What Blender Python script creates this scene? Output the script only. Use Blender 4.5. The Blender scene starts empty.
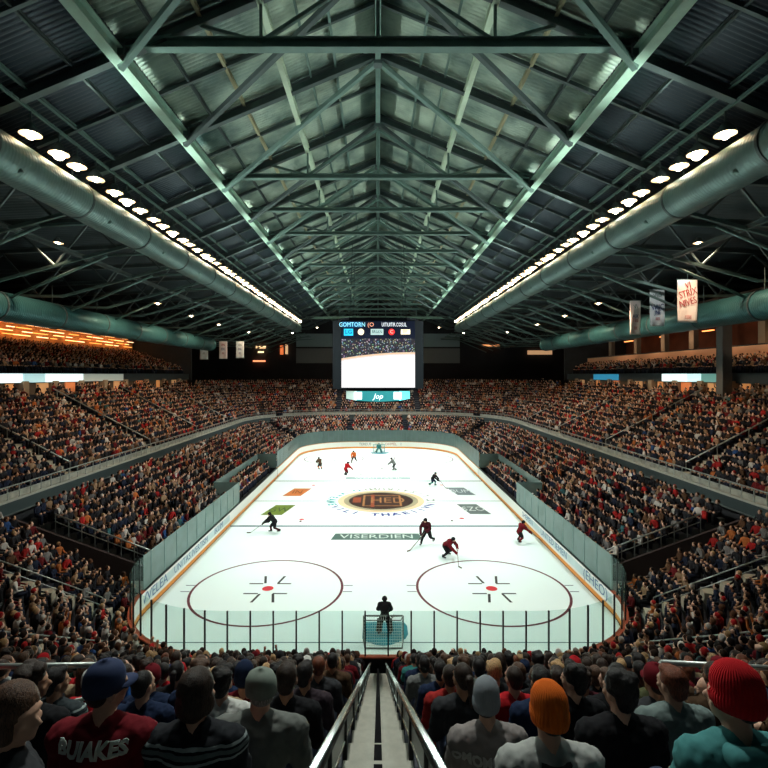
import bpy, bmesh, math, random
import numpy as np
from mathutils import Vector, Matrix, Euler
from mathutils.bvhtree import BVHTree
PI = math.pi
random.seed(11); rng = np.random.default_rng(5)
S = bpy.context.scene
COL = S.collection

# ------------------------------------------------------------------ materials
MATS = {}
def nodes_of(name):
    m = bpy.data.materials.new(name); m.use_nodes = True
    nt = m.node_tree; b = nt.nodes['Principled BSDF']
    return m, nt, b
def setb(b, rough, metal, spec=0.5):
    b.inputs['Roughness'].default_value = rough
    b.inputs['Metallic'].default_value = metal
    b.inputs['Specular IOR Level'].default_value = spec
def pm(name, col, rough=0.6, metal=0.0, var=0.12, scale=6.0, bump=0.0, bscale=40.0, spec=0.4):
    """plain procedural material: object-space noise varies the colour and, if asked, the relief"""
    if name in MATS: return MATS[name]
    m, nt, b = nodes_of(name); setb(b, rough, metal, spec)
    tc = nt.nodes.new('ShaderNodeTexCoord')
    nz = nt.nodes.new('ShaderNodeTexNoise'); nz.inputs['Scale'].default_value = scale; nz.inputs['Detail'].default_value = 3
    nt.links.new(tc.outputs['Object'], nz.inputs['Vector'])
    mx = nt.nodes.new('ShaderNodeMix'); mx.data_type = 'RGBA'
    c = np.array(col[:3])
    mx.inputs[6].default_value = (*np.clip(c*(1-var), 0, 1), 1)
    mx.inputs[7].default_value = (*np.clip(c*(1+var), 0, 1), 1)
    nt.links.new(nz.outputs['Fac'], mx.inputs[0]); nt.links.new(mx.outputs[2], b.inputs['Base Color'])
    if bump:
        n2 = nt.nodes.new('ShaderNodeTexNoise'); n2.inputs['Scale'].default_value = bscale
        nt.links.new(tc.outputs['Object'], n2.inputs['Vector'])
        bp = nt.nodes.new('ShaderNodeBump'); bp.inputs['Strength'].default_value = bump
        nt.links.new(n2.outputs['Fac'], bp.inputs['Height']); nt.links.new(bp.outputs['Normal'], b.inputs['Normal'])
    MATS[name] = m; return m
def emit(name, col, strength):
    if name in MATS: return MATS[name]
    m, nt, b = nodes_of(name)
    b.inputs['Base Color'].default_value = (*col, 1)
    b.inputs['Emission Color'].default_value = (*col, 1); b.inputs['Emission Strength'].default_value = strength
    MATS[name] = m; return m
def banded(name, base, bands, rough=0.8):
    """cloth with horizontal woven bands at given heights of the garment"""
    m, nt, b = nodes_of(name); setb(b, rough, 0, 0.2)
    tc = nt.nodes.new('ShaderNodeTexCoord'); sx = nt.nodes.new('ShaderNodeSeparateXYZ')
    nt.links.new(tc.outputs['Object'], sx.inputs[0])
    cr = nt.nodes.new('ShaderNodeValToRGB'); cr.color_ramp.interpolation = 'CONSTANT'
    mp = nt.nodes.new('ShaderNodeMapRange'); mp.inputs[1].default_value = 0.5; mp.inputs[2].default_value = 1.2
    nt.links.new(sx.outputs['Z'], mp.inputs[0]); nt.links.new(mp.outputs[0], cr.inputs[0])
    el = cr.color_ramp.elements; el[0].position = 0; el[0].color = (*base, 1); el.remove(el[1])
    for z0, z1, c in bands:
        e = el.new((z0-.5)/.7); e.color = (*c, 1)
        e = el.new((z1-.5)/.7); e.color = (*base, 1)
    nt.links.new(cr.outputs[0], b.inputs['Base Color'])
    return m
def ribbed(name, col, scale=60, strength=.6, rough=0.9):
    m, nt, b = nodes_of(name); setb(b, rough, 0, 0.2); b.inputs['Base Color'].default_value = (*col, 1)
    tc = nt.nodes.new('ShaderNodeTexCoord'); sx = nt.nodes.new('ShaderNodeSeparateXYZ'); nt.links.new(tc.outputs['Object'], sx.inputs[0])
    at = nt.nodes.new('ShaderNodeMath'); at.operation = 'ARCTAN2'
    nt.links.new(sx.outputs['X'], at.inputs[0]); nt.links.new(sx.outputs['Y'], at.inputs[1])
    mu = nt.nodes.new('ShaderNodeMath'); mu.operation = 'MULTIPLY'; mu.inputs[1].default_value = scale; nt.links.new(at.outputs[0], mu.inputs[0])
    si = nt.nodes.new('ShaderNodeMath'); si.operation = 'SINE'; nt.links.new(mu.outputs[0], si.inputs[0])
    bp = nt.nodes.new('ShaderNodeBump'); bp.inputs['Strength'].default_value = strength; bp.inputs['Distance'].default_value = .004
    nt.links.new(si.outputs[0], bp.inputs['Height']); nt.links.new(bp.outputs['Normal'], b.inputs['Normal'])
    return m

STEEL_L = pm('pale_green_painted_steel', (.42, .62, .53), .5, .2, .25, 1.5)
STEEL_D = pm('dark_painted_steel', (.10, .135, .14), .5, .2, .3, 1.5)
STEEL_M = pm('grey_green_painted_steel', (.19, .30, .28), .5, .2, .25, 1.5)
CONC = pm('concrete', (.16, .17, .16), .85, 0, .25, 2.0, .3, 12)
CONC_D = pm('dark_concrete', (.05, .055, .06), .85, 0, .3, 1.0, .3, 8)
CONC_L = pm('pale_stair_concrete', (.46, .45, .38), .8, 0, .25, 9.0, .3, 60)
BLACK = pm('black_metal', (.012, .013, .015), .4, .4)
RUBBER = pm('black_rubber', (.015, .015, .017), .7)
CHROME = pm('brushed_steel', (.62, .66, .64), .22, 1.0, .06, 3.0)
RAILM = pm('grey_galvanised_rail', (.42, .45, .42), .4, .7)
WHITE = pm('white_board', (.80, .80, .74), .35, 0, .04)
SEATM = pm('dark_seat_plastic', (.03, .035, .05), .5)

# ------------------------------------------------------------------ mesh builder
class MB:
    def __init__(s): s.v = []; s.f = []; s.m = []
    def add(s, verts, faces, mi=0):
        o = len(s.v); s.v += [tuple(p) for p in verts]; s.f += [tuple(i+o for i in f) for f in faces]; s.m += [mi]*len(faces)
    def box(s, c, d, rz=0, mi=0):
        x, y, z = d[0]/2, d[1]/2, d[2]/2; ca, sa = math.cos(rz), math.sin(rz)
        P = []
        for a, b_, e in ((-x,-y,-z),(x,-y,-z),(x,y,-z),(-x,y,-z),(-x,-y,z),(x,-y,z),(x,y,z),(-x,y,z)):
            P.append((c[0]+a*ca-b_*sa, c[1]+a*sa+b_*ca, c[2]+e))
        s.add(P, [(0,3,2,1),(4,5,6,7),(0,1,5,4),(1,2,6,5),(2,3,7,6),(3,0,4,7)], mi)
    def bar(s, p0, p1, w, h, mi=0, up=(0,0,1)):
        p0, p1 = Vector(p0), Vector(p1); t = (p1-p0).normalized(); u = Vector(up)
        if abs(t.dot(u)) > .98: u = Vector((0,1,0))
        sd = t.cross(u).normalized(); u = sd.cross(t).normalized()
        P = []
        for p in (p0, p1):
            for a, b_ in ((-1,-1),(1,-1),(1,1),(-1,1)): P.append(p + sd*a*w/2 + u*b_*h/2)
        s.add(P, [(0,1,2,3),(7,6,5,4),(0,4,5,1),(1,5,6,2),(2,6,7,3),(3,7,4,0)], mi)
    def ibeam(s, p0, p1, w, h, t=.05, mi=0):
        p0, p1 = Vector(p0), Vector(p1); d = (p1-p0).normalized(); u = Vector((0,0,1))
        if abs(d.dot(u)) > .98: u = Vector((0,1,0))
        sd = d.cross(u).normalized(); u = sd.cross(d).normalized()
        s.bar(p0+u*(h/2-t/2), p1+u*(h/2-t/2), w, t, mi); s.bar(p0-u*(h/2-t/2), p1-u*(h/2-t/2), w, t, mi)
        s.bar(p0, p1, t, h-2*t, mi)
    def tube(s, p0, p1, r0, r1=None, n=10, mi=0, caps=True):
        r1 = r0 if r1 is None else r1
        p0, p1 = Vector(p0), Vector(p1); t = (p1-p0).normalized(); u = Vector((0,0,1)) if abs(t.z) < .9 else Vector((1,0,0))
        a = t.cross(u).normalized(); b_ = t.cross(a).normalized()
        P = []
        for p, r in ((p0, r0), (p1, r1)):
            for i in range(n):
                an = 2*PI*i/n; P.append(p + a*math.cos(an)*r + b_*math.sin(an)*r)
        F = [(i, (i+1)%n, n+(i+1)%n, n+i) for i in range(n)]
        if caps: F += [tuple(range(n-1,-1,-1)), tuple(range(n, 2*n))]
        s.add(P, F, mi)
    def pipe(s, pts, r, n=10, mi=0):
        for a, b_ in zip(pts[:-1], pts[1:]): s.tube(a, b_, r, r, n, mi)
    def sphere(s, c, r, n=12, k=8, mi=0):
        if not hasattr(r, '__len__'): r = (r, r, r)
        P = [(c[0], c[1], c[2]-r[2])]
        for j in range(1, k):
            ph = -PI/2+PI*j/k
            for i in range(n):
                th = 2*PI*i/n; P.append((c[0]+r[0]*math.cos(ph)*math.cos(th), c[1]+r[1]*math.cos(ph)*math.sin(th), c[2]+r[2]*math.sin(ph)))
        P.append((c[0], c[1], c[2]+r[2])); F = []
        for i in range(n):
            F.append((0, 1+(i+1)%n, 1+i))
            for j in range(k-2): a = 1+j*n; F.append((a+i, a+(i+1)%n, a+n+(i+1)%n, a+n+i))
            a = 1+(k-2)*n; F.append((a+i, a+(i+1)%n, len(P)-1))
        s.add(P, F, mi)
    def lathe(s, prof, c=(0,0,0), sx=1, sy=1, n=24, mi=0):
        P = []; F = []; k = len(prof)
        for r, z in prof:
            for i in range(n):
                an = 2*PI*i/n; P.append((c[0]+r*sx*math.cos(an), c[1]+r*sy*math.sin(an), c[2]+z))
        for j in range(k-1):
            for i in range(n): F.append((j*n+i, j*n+(i+1)%n, (j+1)*n+(i+1)%n, (j+1)*n+i))
        s.add(P, F, mi)
    def prism(s, poly, z0, z1, mi=0):
        n = len(poly); P = [(x, y, z0) for x, y in poly]+[(x, y, z1) for x, y in poly]
        s.add(P, [tuple(range(n-1,-1,-1)), tuple(range(n, 2*n))]+[(i,(i+1)%n,n+(i+1)%n,n+i) for i in range(n)], mi)
    def mesh(s, name, mats, smooth=False):
        me = bpy.data.meshes.new(name); me.from_pydata(s.v, [], s.f)
        for m in (mats if isinstance(mats, (list, tuple)) else [mats]): me.materials.append(m)
        if any(s.m): me.polygons.foreach_set('material_index', s.m)
        if smooth: me.polygons.foreach_set('use_smooth', [True]*len(me.polygons))
        me.update(); return me
    def build(s, name, mats, parent=None, smooth=False):
        return link(name, s.mesh(name, mats, smooth), parent)
def link(name, data, parent=None):
    o = bpy.data.objects.new(name, data); COL.objects.link(o)
    if parent is not None: o.parent = parent
    return o
def tag(o, label=None, cat=None, group=None, kind='thing'):
    if label: o['label'] = label
    if cat: o['category'] = cat
    if group: o['group'] = group
    if kind: o['kind'] = kind
    return o
def thing(name, label, cat, loc=(0,0,0), rz=0, group=None):
    o = bpy.data.objects.new(name, None); COL.objects.link(o); o.location = loc; o.rotation_euler = (0,0,rz)
    o.empty_display_size = .2
    return tag(o, label, cat, group)
def struct(o, label=None): return tag(o, label, None, None, 'structure')
def text_mesh(txt, size, extrude=.004, align='CENTER', shear=0, sx=1.0, offset=0):
    cu = bpy.data.curves.new('lettering', 'FONT'); cu.body = txt; cu.size = size; cu.extrude = extrude
    cu.align_x = align; cu.align_y = 'CENTER'; cu.shear = shear; cu.offset = offset; cu.resolution_u = 2
    o = bpy.data.objects.new('t', cu); COL.objects.link(o)
    dg = bpy.context.evaluated_depsgraph_get(); me = bpy.data.meshes.new_from_object(o.evaluated_get(dg))
    COL.objects.unlink(o); bpy.data.objects.remove(o); bpy.data.curves.remove(cu)
    if sx != 1.0: me.transform(Matrix.Diagonal((sx,1,1,1)))
    return me
def text_obj(name, txt, size, mat, M, parent=None, **k):
    me = text_mesh(txt, size, **k); me.transform(M); me.materials.clear(); me.materials.append(mat)
    return link(name, me, parent)

# ------------------------------------------------------------------ remeshed organic shapes
def p_ell(c, r, R=None):
    mb = MB(); mb.sphere((0,0,0), r, 20, 14); vs = [Vector(v) for v in mb.v]
    if R is not None: vs = [R @ v for v in vs]
    return ([v+Vector(c) for v in vs], mb.f)
def p_cap(p0, p1, r0, r1, n=14):
    p0, p1 = Vector(p0), Vector(p1); L = (p1-p0).length; t = (p1-p0).normalized()
    u = Vector((0,0,1)) if abs(t.z) < .9 else Vector((1,0,0)); a = t.cross(u).normalized(); b_ = t.cross(a).normalized()
    rings = []
    for k in range(1, 5): an = -PI/2+PI/2*k/4; rings.append((r0*math.sin(an), r0*math.cos(an)))
    for k in range(0, 4): an = PI/2*k/4; rings.append((L+r1*math.sin(an), r1*math.cos(an)))
    P = [p0-t*r0]
    for z, r in rings:
        for i in range(n): an = 2*PI*i/n; P.append(p0+t*z+a*math.cos(an)*r-b_*math.sin(an)*r)
    P.append(p1+t*r1); F = []; k = len(rings)
    for i in range(n):
        F.append((0, 1+(i+1)%n, 1+i))
        for j in range(k-1): q = 1+j*n; F.append((q+i, q+(i+1)%n, q+n+(i+1)%n, q+n+i))
        q = 1+(k-1)*n; F.append((q+i, q+(i+1)%n, len(P)-1))
    return (P, F)
def remesh(name, prims, voxel, mats, smooth=4, disp=0.0, dsize=.12, folds=0.0):
    mb = MB()
    for P, F in prims: mb.add(P, F)
    me = mb.mesh('tmp', []) if False else mb.mesh('tmp', mats)
    bm = bmesh.new(); bm.from_mesh(me); bmesh.ops.recalc_face_normals(bm, faces=bm.faces); bm.to_mesh(me); bm.free()
    o = bpy.data.objects.new('tmp', me); COL.objects.link(o)
    m = o.modifiers.new('r', 'REMESH'); m.mode = 'VOXEL'; m.voxel_size = voxel; m.use_smooth_shade = True
    s_ = o.modifiers.new('s', 'SMOOTH'); s_.factor = .5; s_.iterations = smooth
    if disp:
        tx = bpy.data.textures.get('folds%g' % dsize) or bpy.data.textures.new('folds%g' % dsize, 'CLOUDS'); tx.noise_scale = dsize
        d = o.modifiers.new('d', 'DISPLACE'); d.texture = tx; d.strength = disp; d.mid_level = .5; d.texture_coords = 'LOCAL'
        if folds:
            t2 = bpy.data.textures.get('creases') or bpy.data.textures.new('creases', 'CLOUDS'); t2.noise_scale = .05; t2.noise_type = 'HARD_NOISE'
            d = o.modifiers.new('d2', 'DISPLACE'); d.texture = t2; d.strength = -folds; d.mid_level = .4; d.texture_coords = 'LOCAL'
    if disp: s_ = o.modifiers.new('s2', 'SMOOTH'); s_.factor = .5; s_.iterations = 1
    dg = bpy.context.evaluated_depsgraph_get(); out = bpy.data.meshes.new_from_object(o.evaluated_get(dg)); out.name = name
    COL.objects.unlink(o); bpy.data.objects.remove(o); bpy.data.meshes.remove(me)
    out.polygons.foreach_set('use_smooth', [True]*len(out.polygons))
    out.materials.clear()
    for mm in (mats if isinstance(mats, (list, tuple)) else [mats]): out.materials.append(mm)
    return out
# ------------------------------------------------------------------ camera: level, on the stair of the end stand, 12.5 m above the ice
cd = bpy.data.cameras.new('camera'); cam = bpy.data.objects.new('camera', cd); COL.objects.link(cam)
cam.location = (0, 0, 12.5); cam.rotation_euler = (PI/2, 0, 0)
cd.sensor_width = 36; cd.lens = 492/768*36; cd.shift_x = 6/768; cd.shift_y = -9/768; cd.clip_end = 400; cd.clip_start = .05
S.camera = cam
S.view_settings.view_transform = 'Standard'; S.view_settings.look = 'None'; S.view_settings.gamma = 1; S.view_settings.use_curve_mapping = False
S.view_settings.exposure = 0.0
try:
    S.cycles.use_denoising = True; S.cycles.use_light_tree = True; S.cycles.max_bounces = 7; S.cycles.diffuse_bounces = 4
    S.cycles.transparent_max_bounces = 10; S.cycles.sample_clamp_indirect = 6
except Exception: pass
w = bpy.data.worlds.new('world'); S.world = w; w.use_nodes = True
w.node_tree.nodes['Background'].inputs[0].default_value = (.10, .20, .22, 1); w.node_tree.nodes['Background'].inputs[1].default_value = .05

# ------------------------------------------------------------------ plans of the rink and the bowls
def rrpath(W, ya, r, yfar, ystart, near=False, step=.6):
    """points and outward normals from (-W, ystart) round the far (or near) end to (W, ystart)"""
    P = []
    sg = -1 if near else 1
    yc = yfar - sg*r
    n = max(2, int(abs(yc-ystart)/step)+1)
    for i in range(n): P.append((-W, ystart+(yc-ystart)*i/(n-1), -1, 0))
    k = 16
    for i in range(1, k+1):
        a = PI/2*i/k; P.append((-W+r-r*math.cos(a), yc+sg*r*math.sin(a), -math.cos(a), sg*math.sin(a)))
    m = max(2, int((2*W-2*r)/step))
    for i in range(1, m): P.append((-W+r+(2*W-2*r)*i/m, yfar, 0, sg))
    for i in range(0, k+1):
        a = PI/2*(1-i/k); P.append((W-r+r*math.cos(a), yc+sg*r*math.sin(a), math.cos(a), sg*math.sin(a)))
    for i in range(1, n): P.append((W, yc+(ystart-yc)*i/(n-1), 1, 0))
    return P
def sweep(path, prof, name, mats, parent=None, closed=False, mi=None, smooth=False, ends=True):
    V = []; F = []; M = []; k = len(prof)
    for x, y, nx, ny in path:
        for o, z in prof: V.append((x+nx*o, y+ny*o, z))
    kk = k if closed else k-1
    for i in range(len(path)-1):
        for j in range(kk):
            a = i*k+j; b_ = i*k+(j+1)%k; F.append((a, b_, b_+k, a+k)); M.append(mi[j] if mi else 0)
    if closed and ends:
        F.append(tuple(range(k-1,-1,-1))); M.append(0); q = (len(path)-1)*k; F.append(tuple(range(q, q+k))); M.append(0)
    mb = MB(); mb.v = V; mb.f = F; mb.m = M
    return mb.build(name, mats, parent, smooth)
def walk(path, o, pitch):
    """seat positions along the path at offset o: (x, y, outward normal, arc length)"""
    pts = [(x+nx*o, y+ny*o, nx, ny) for x, y, nx, ny in path]; out = []; acc = 0; nxt = pitch/2
    for a, b_ in zip(pts[:-1], pts[1:]):
        L = math.hypot(b_[0]-a[0], b_[1]-a[1])
        while L > 0 and nxt <= acc+L:
            t = (nxt-acc)/L; nx, ny = a[2]+(b_[2]-a[2])*t, a[3]+(b_[3]-a[3])*t; q = math.hypot(nx, ny)
            out.append((a[0]+(b_[0]-a[0])*t, a[1]+(b_[1]-a[1])*t, nx/q, ny/q, nxt)); nxt += pitch
        acc += L
    return out, acc
RW, RY0, RY1, RR, RN = 12.3, 20.0, 84.0, 8.5, 6.0
near_path = rrpath(RW, 0, RN, RY0, 44.0, near=True)
near_bowl_path = rrpath(RW, 0, RN, RY0, 26.3, near=True, step=.4)
lower_path = rrpath(RW, 0, RR, RY1, 30.0)
UW, UY1, UR = 22.5, 97.0, 16.0
upper_path = rrpath(UW, 0, UR, UY1, 27.5)

# ------------------------------------------------------------------ ice and its markings
ICE, nt, b = nodes_of('ice'); setb(b, .42, 0, .35)
tc = nt.nodes.new('ShaderNodeTexCoord'); nz = nt.nodes.new('ShaderNodeTexNoise'); nz.inputs['Scale'].default_value = .12
nt.links.new(tc.outputs['Object'], nz.inputs['Vector'])
mx = nt.nodes.new('ShaderNodeMix'); mx.data_type = 'RGBA'; mx.inputs[6].default_value = (.68,.86,.82,1); mx.inputs[7].default_value = (.80,.91,.87,1)
nt.links.new(nz.outputs['Fac'], mx.inputs[0]); nt.links.new(mx.outputs[2], b.inputs['Base Color'])
poly = [(p[0], p[1]) for p in rrpath(RW-.05, 0, RN, RY0+.05, 52, near=True)] + [(p[0], p[1]) for p in rrpath(RW-.05, 0, RR, RY1-.05, 52)][::-1]
mb = MB(); mb.prism(poly[::-1], -.2, 0); ice = struct(mb.build('floor', ICE))
mb = MB(); mb.box((0, 50, -.3), (110, 150, .15)); struct(mb.build('ground_slab', CONC_D))
LINE_B = pm('dark_blue_ice_paint', (.03,.09,.12), .5); LINE_R = pm('dark_red_ice_paint', (.10,.012,.02), .5); SPOT_R = pm('red_ice_paint', (.55,.02,.03), .5)
LINE_K = pm('black_ice_paint', (.015,.02,.02), .5); TEAL = pm('teal_ice_paint', (.01,.22,.27), .5, 0, .3, 2)
def flat(name, quads, mat, z=.004, smooth=False):
    mb = MB()
    for q in quads: mb.add([(x, y, z) for x, y in q], [tuple(range(len(q)))])
    return mb.build(name, mat, ice)
def ring(cx, cy, r0, r1, a0=0, a1=2*PI, n=64, ry=1.0):
    return [[(cx+r0*math.cos(t), cy+ry*r0*math.sin(t)), (cx+r1*math.cos(t), cy+ry*r1*math.sin(t)), (cx+r1*math.cos(u), cy+ry*r1*math.sin(u)), (cx+r0*math.cos(u), cy+ry*r0*math.sin(u))]
            for t, u in ((a0+(a1-a0)*i/n, a0+(a1-a0)*(i+1)/n) for i in range(n))]
def rect(x0, x1, y0, y1): return [(x0,y0),(x1,y0),(x1,y1),(x0,y1)]
for yy, wd, m_ in ((40.7,.34,LINE_B),(58.0,.34,LINE_B),(48.8,.16,LINE_B)):
    flat('rink_line', [rect(-RW+.06, RW-.06, yy-wd/2, yy+wd/2)], m_)
flat('goal_line', [rect(-11.4, 11.4, 22.95, 23.02)], LINE_B)
flat('goal_line', [rect(-11, 11, 79.9, 80.0)], LINE_R)
for cx in (-6.45, 6.65):
    flat('faceoff_circle', ring(cx, 28.8, 4.27, 4.42), LINE_R)
    flat('faceoff_spot', ring(cx, 28.8, 0, .33, n=24), SPOT_R, .006)
    Q = []
    for sx in (-1, 1):
        for sy in (-1, 1):
            Q.append(rect(*sorted((cx+sx*.42, cx+sx*1.25)), *sorted((28.8+sy*.60, 28.8+sy*.74))))
            a, c_ = cx+sx*.38, 28.8+sy*.72
            Q.append([(a, c_), (a+.15, c_), (a+.15+sx*.22, c_+sy*1.05), (a+sx*.22, c_+sy*1.05)][::(1 if sy > 0 else -1)])
        for sy in (-.42, .42): Q.append(rect(*sorted((cx+sx*4.42, cx+sx*4.95)), 28.8+sy-.04, 28.8+sy+.04))
    flat('faceoff_hash_marks', Q, LINE_K)
    flat('faceoff_circle', ring(cx*1.02, 73.5, 4.3, 4.42), LINE_R)
for cx, cy in ((-7.3,55.8),(7.2,55.9),(-6.6,42.6),(7.3,42.9)): flat('faceoff_spot', ring(cx, cy, 0, .22, n=16), SPOT_R)
# goal crease (teal, squared at the sides)
cr = [(-1.0,24.9),(-1.0,23.3)]+[(-1.0+.25*k, 23.3-.62*math.sin(PI*k/8)) for k in range(1,8)]+[(1.05,23.3),(1.2,23.7),(1.2,24.5),(1.05,24.9)]
flat('goal_crease', [[(x+.25, y) for x, y in cr]], TEAL, .005)
flat('goal_crease', [[(.3+1.5*math.cos(a), 79.6-1.9*math.sin(a)) for a in [PI*k/12 for k in range(13)]]], TEAL, .005)
# centre emblem: pale band of lettering, cream ring, brown disc, bar emblem
CREAM = pm('cream_ice_paint', (.62,.46,.28), .5, 0, .2, .4); BROWN = pm('brown_ice_paint', (.03,.014,.010), .5, 0, .4, .5); SAGE = pm('sage_ice_paint', (.28,.26,.16), .5, 0, .3, .4)
LE = (.3, 49.0)
flat('centre_emblem_ring', ring(LE[0], LE[1], 3.7, 4.3, ry=1.0), CREAM, .007)
flat('centre_emblem_ring', ring(LE[0], LE[1], 3.2, 3.7, ry=1.0), SAGE, .008)
flat('centre_emblem_disc', [[(LE[0]+3.2*math.cos(2*PI*i/48), LE[1]+3.2*math.sin(2*PI*i/48)) for i in range(48)]], BROWN, .009)
GOLD = pm('gold_ice_paint', (.30,.14,.05), .5, 0, .4, 2); RUST = pm('rust_ice_paint', (.22,.05,.02), .5, 0, .4, 2)
Q = []
for x0, x1, y0, y1 in ((-1.7,2.1,50.9,51.1),(-1.7,2.1,46.9,47.1),(-1.7,-1.5,47.1,50.9),(1.9,2.1,47.1,50.9)): Q.append(rect(x0+.2,x1+.2,y0,y1))
flat('centre_emblem_frame', Q, GOLD, .012)
flat('centre_emblem_bar', [rect(-.7,-.35,46.6,51.3), rect(-2.5,-1.7,48.2,50.2)], RUST, .013)
fl = Matrix.Translation
text_obj('centre_emblem_lettering', 'HED', 2.9, GOLD, fl((.95, 49.0, .016)), ice, extrude=.001, sx=.62)
INK = [pm('navy_ice_paint', (.03,.04,.20), .5), pm('teal_letter_paint', (.05,.30,.30), .5), pm('grey_letter_paint', (.22,.26,.22), .5), pm('olive_letter_paint', (.25,.30,.10), .5)]
word = 'EVILIBTHAEIIVNICEUISAIRUMLOEVTEAM'
for i, ch in enumerate(word):
    a = 2*PI*i/len(word)-PI*.9
    if ch == ' ' or i % 11 == 5: continue
    M = fl((LE[0]+5.0*math.cos(a), LE[1]+5.0*math.sin(a), .006)) @ Matrix.Rotation(a+PI/2, 4, 'Z')
    text_obj('centre_emblem_lettering', ch, 1.15, INK[0] if PI*1.1 < a % (2*PI) < PI*1.9 else INK[1] if math.cos(a) < -.5 else INK[2], M, ice, extrude=.001, offset=.05)
# advertising painted on the ice
BAR = pm('grey_teal_ice_paint', (.06,.12,.10), .5, 0, .3, .6); PALE = pm('pale_letter_paint', (.55,.66,.60), .5)
flat('ice_advert_panel', [[(-3.6,37.3),(3.35,37.3),(3.2,38.8),(-3.35,38.8)]], BAR)
text_obj('ice_advert_lettering', 'VISERDIEN', 1.25, PALE, fl((-.1, 38.05, .008)), ice, extrude=.001, sx=.98)
flat('ice_advert_panel', [rect(-3.9,3.9,59.3,60.0)], pm('teal_band_paint', (.05,.17,.17), .5, 0, .3, .5))
text_obj('ice_advert_lettering', 'WERITTAS IL', .9, PALE, fl((0, 59.65, .008)), ice, extrude=.001, sx=1.1)
for cx, cy, c1, c2, t in ((-9.2, 45.6, (.13,.20,.02), (.02,.05,.02), 'GW'), (-8.6, 52.5, (.50,.15,.03), (.16,.04,.01), 'IN'),
                          (8.9, 45.9, (.10,.14,.13), (.55,.62,.58), 'SZO'), (8.9, 52.9, (.12,.17,.18), (.55,.62,.62), 'BUM')):
    sk = .7 if cx < 0 else -.7
    flat('ice_advert_panel', [[(cx-.95-sk*.5, cy-1.7),(cx+.95-sk*.5, cy-1.7),(cx+.95+sk*.5, cy+1.7),(cx-.95+sk*.5, cy+1.7)]], pm('advert_paint_%d' % (cx*10+cy), c1, .5, 0, .3, 1))
    text_obj('ice_advert_lettering', t, 2.0, pm('advert_ink_%d' % (cx*10+cy), c2, .5), fl((cx, cy, .008)), ice, extrude=.001, sx=.55)

# ------------------------------------------------------------------ boards and glass
def glass_mat(name, col, fac, rough=.25):
    m, nt, b = nodes_of(name); setb(b, rough, 0, .5); b.inputs['Base Color'].default_value = (*col, 1)
    tr = nt.nodes.new('ShaderNodeBsdfTransparent'); tr.inputs[0].default_value = (.91,.98,.965,1)
    mx = nt.nodes.new('ShaderNodeMixShader'); out = nt.nodes['Material Output']
    tc = nt.nodes.new('ShaderNodeTexCoord'); nz = nt.nodes.new('ShaderNodeTexNoise'); nz.inputs['Scale'].default_value = 1.3; nz.inputs['Detail'].default_value = 4
    mr = nt.nodes.new('ShaderNodeMapRange'); mr.inputs[3].default_value = fac*.8; mr.inputs[4].default_value = min(1, fac*1.2)
    nt.links.new(tc.outputs['Object'], nz.inputs['Vector']); nt.links.new(nz.outputs['Fac'], mr.inputs[0])
    nt.links.new(mr.outputs[0], mx.inputs[0]); nt.links.new(tr.outputs[0], mx.inputs[1]); nt.links.new(b.outputs[0], mx.inputs[2])
    nt.links.new(mx.outputs[0], out.inputs[0]); return m
G_CLEAR = glass_mat('clear_rink_glass', (.30,.50,.45), .07, .1)
G_HAZE = glass_mat('hazy_rink_glass', (.19,.29,.27), .66, .3)
KICK = pm('orange_kick_plate', (.80,.30,.05), .5); REDCAP = pm('rust_red_cap', (.36,.07,.03), .45, 0, .3, 3)
def cut(path, f): return [p for p in path if f(p)]
def boards(label, path, glass, capm, posts, rail_dark, zt=2.95, skirt=BLACK):
    t = thing('rink_boards', label, 'rink boards', (path[len(path)//2][0], path[len(path)//2][1], 0))
    def prt(name, prof, mat, mi=None):
        o = sweep(path, prof, name, mat, None, True, mi); o.data.transform(Matrix.Translation(-t.location)); o.parent = t; return o
    prt('board_panel', [(0,.26),(0,1.07),(.1,1.07),(.1,.26)], WHITE)
    prt('kick_plate', [(-.01,0),(-.01,.26),(.1,.26),(.1,0)], KICK)
    prt('outer_panel', [(.1,0),(.1,1.05),(.16,1.05),(.16,0)], skirt)
    prt('cap_rail', [(-.02,1.07),(-.02,1.13),(.2,1.13),(.2,1.07)], capm)
    prt('glass', [(.08,1.13),(.08,zt),(.1,zt),(.1,1.13)], glass)
    L = walk(path, .09, posts)[0]
    for x, y, nx, ny, s_ in L:
        mb = MB(); mb.box((x, y, (zt+1.1)/2), (.06,.06,zt-1.1), math.atan2(ny, nx)); o = mb.build('post', rail_dark, t); o.data.transform(Matrix.Translation(-t.location))
    return t
half = lambda s: (lambda p: s*p[0] > 0 and True)
nb = cut(near_path, lambda p: p[1] <= RY0+6.0)
boards('curved near end boards with rust red cap and clear glass on black posts', nb, G_CLEAR, REDCAP, .93, BLACK)
bl = []
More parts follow.
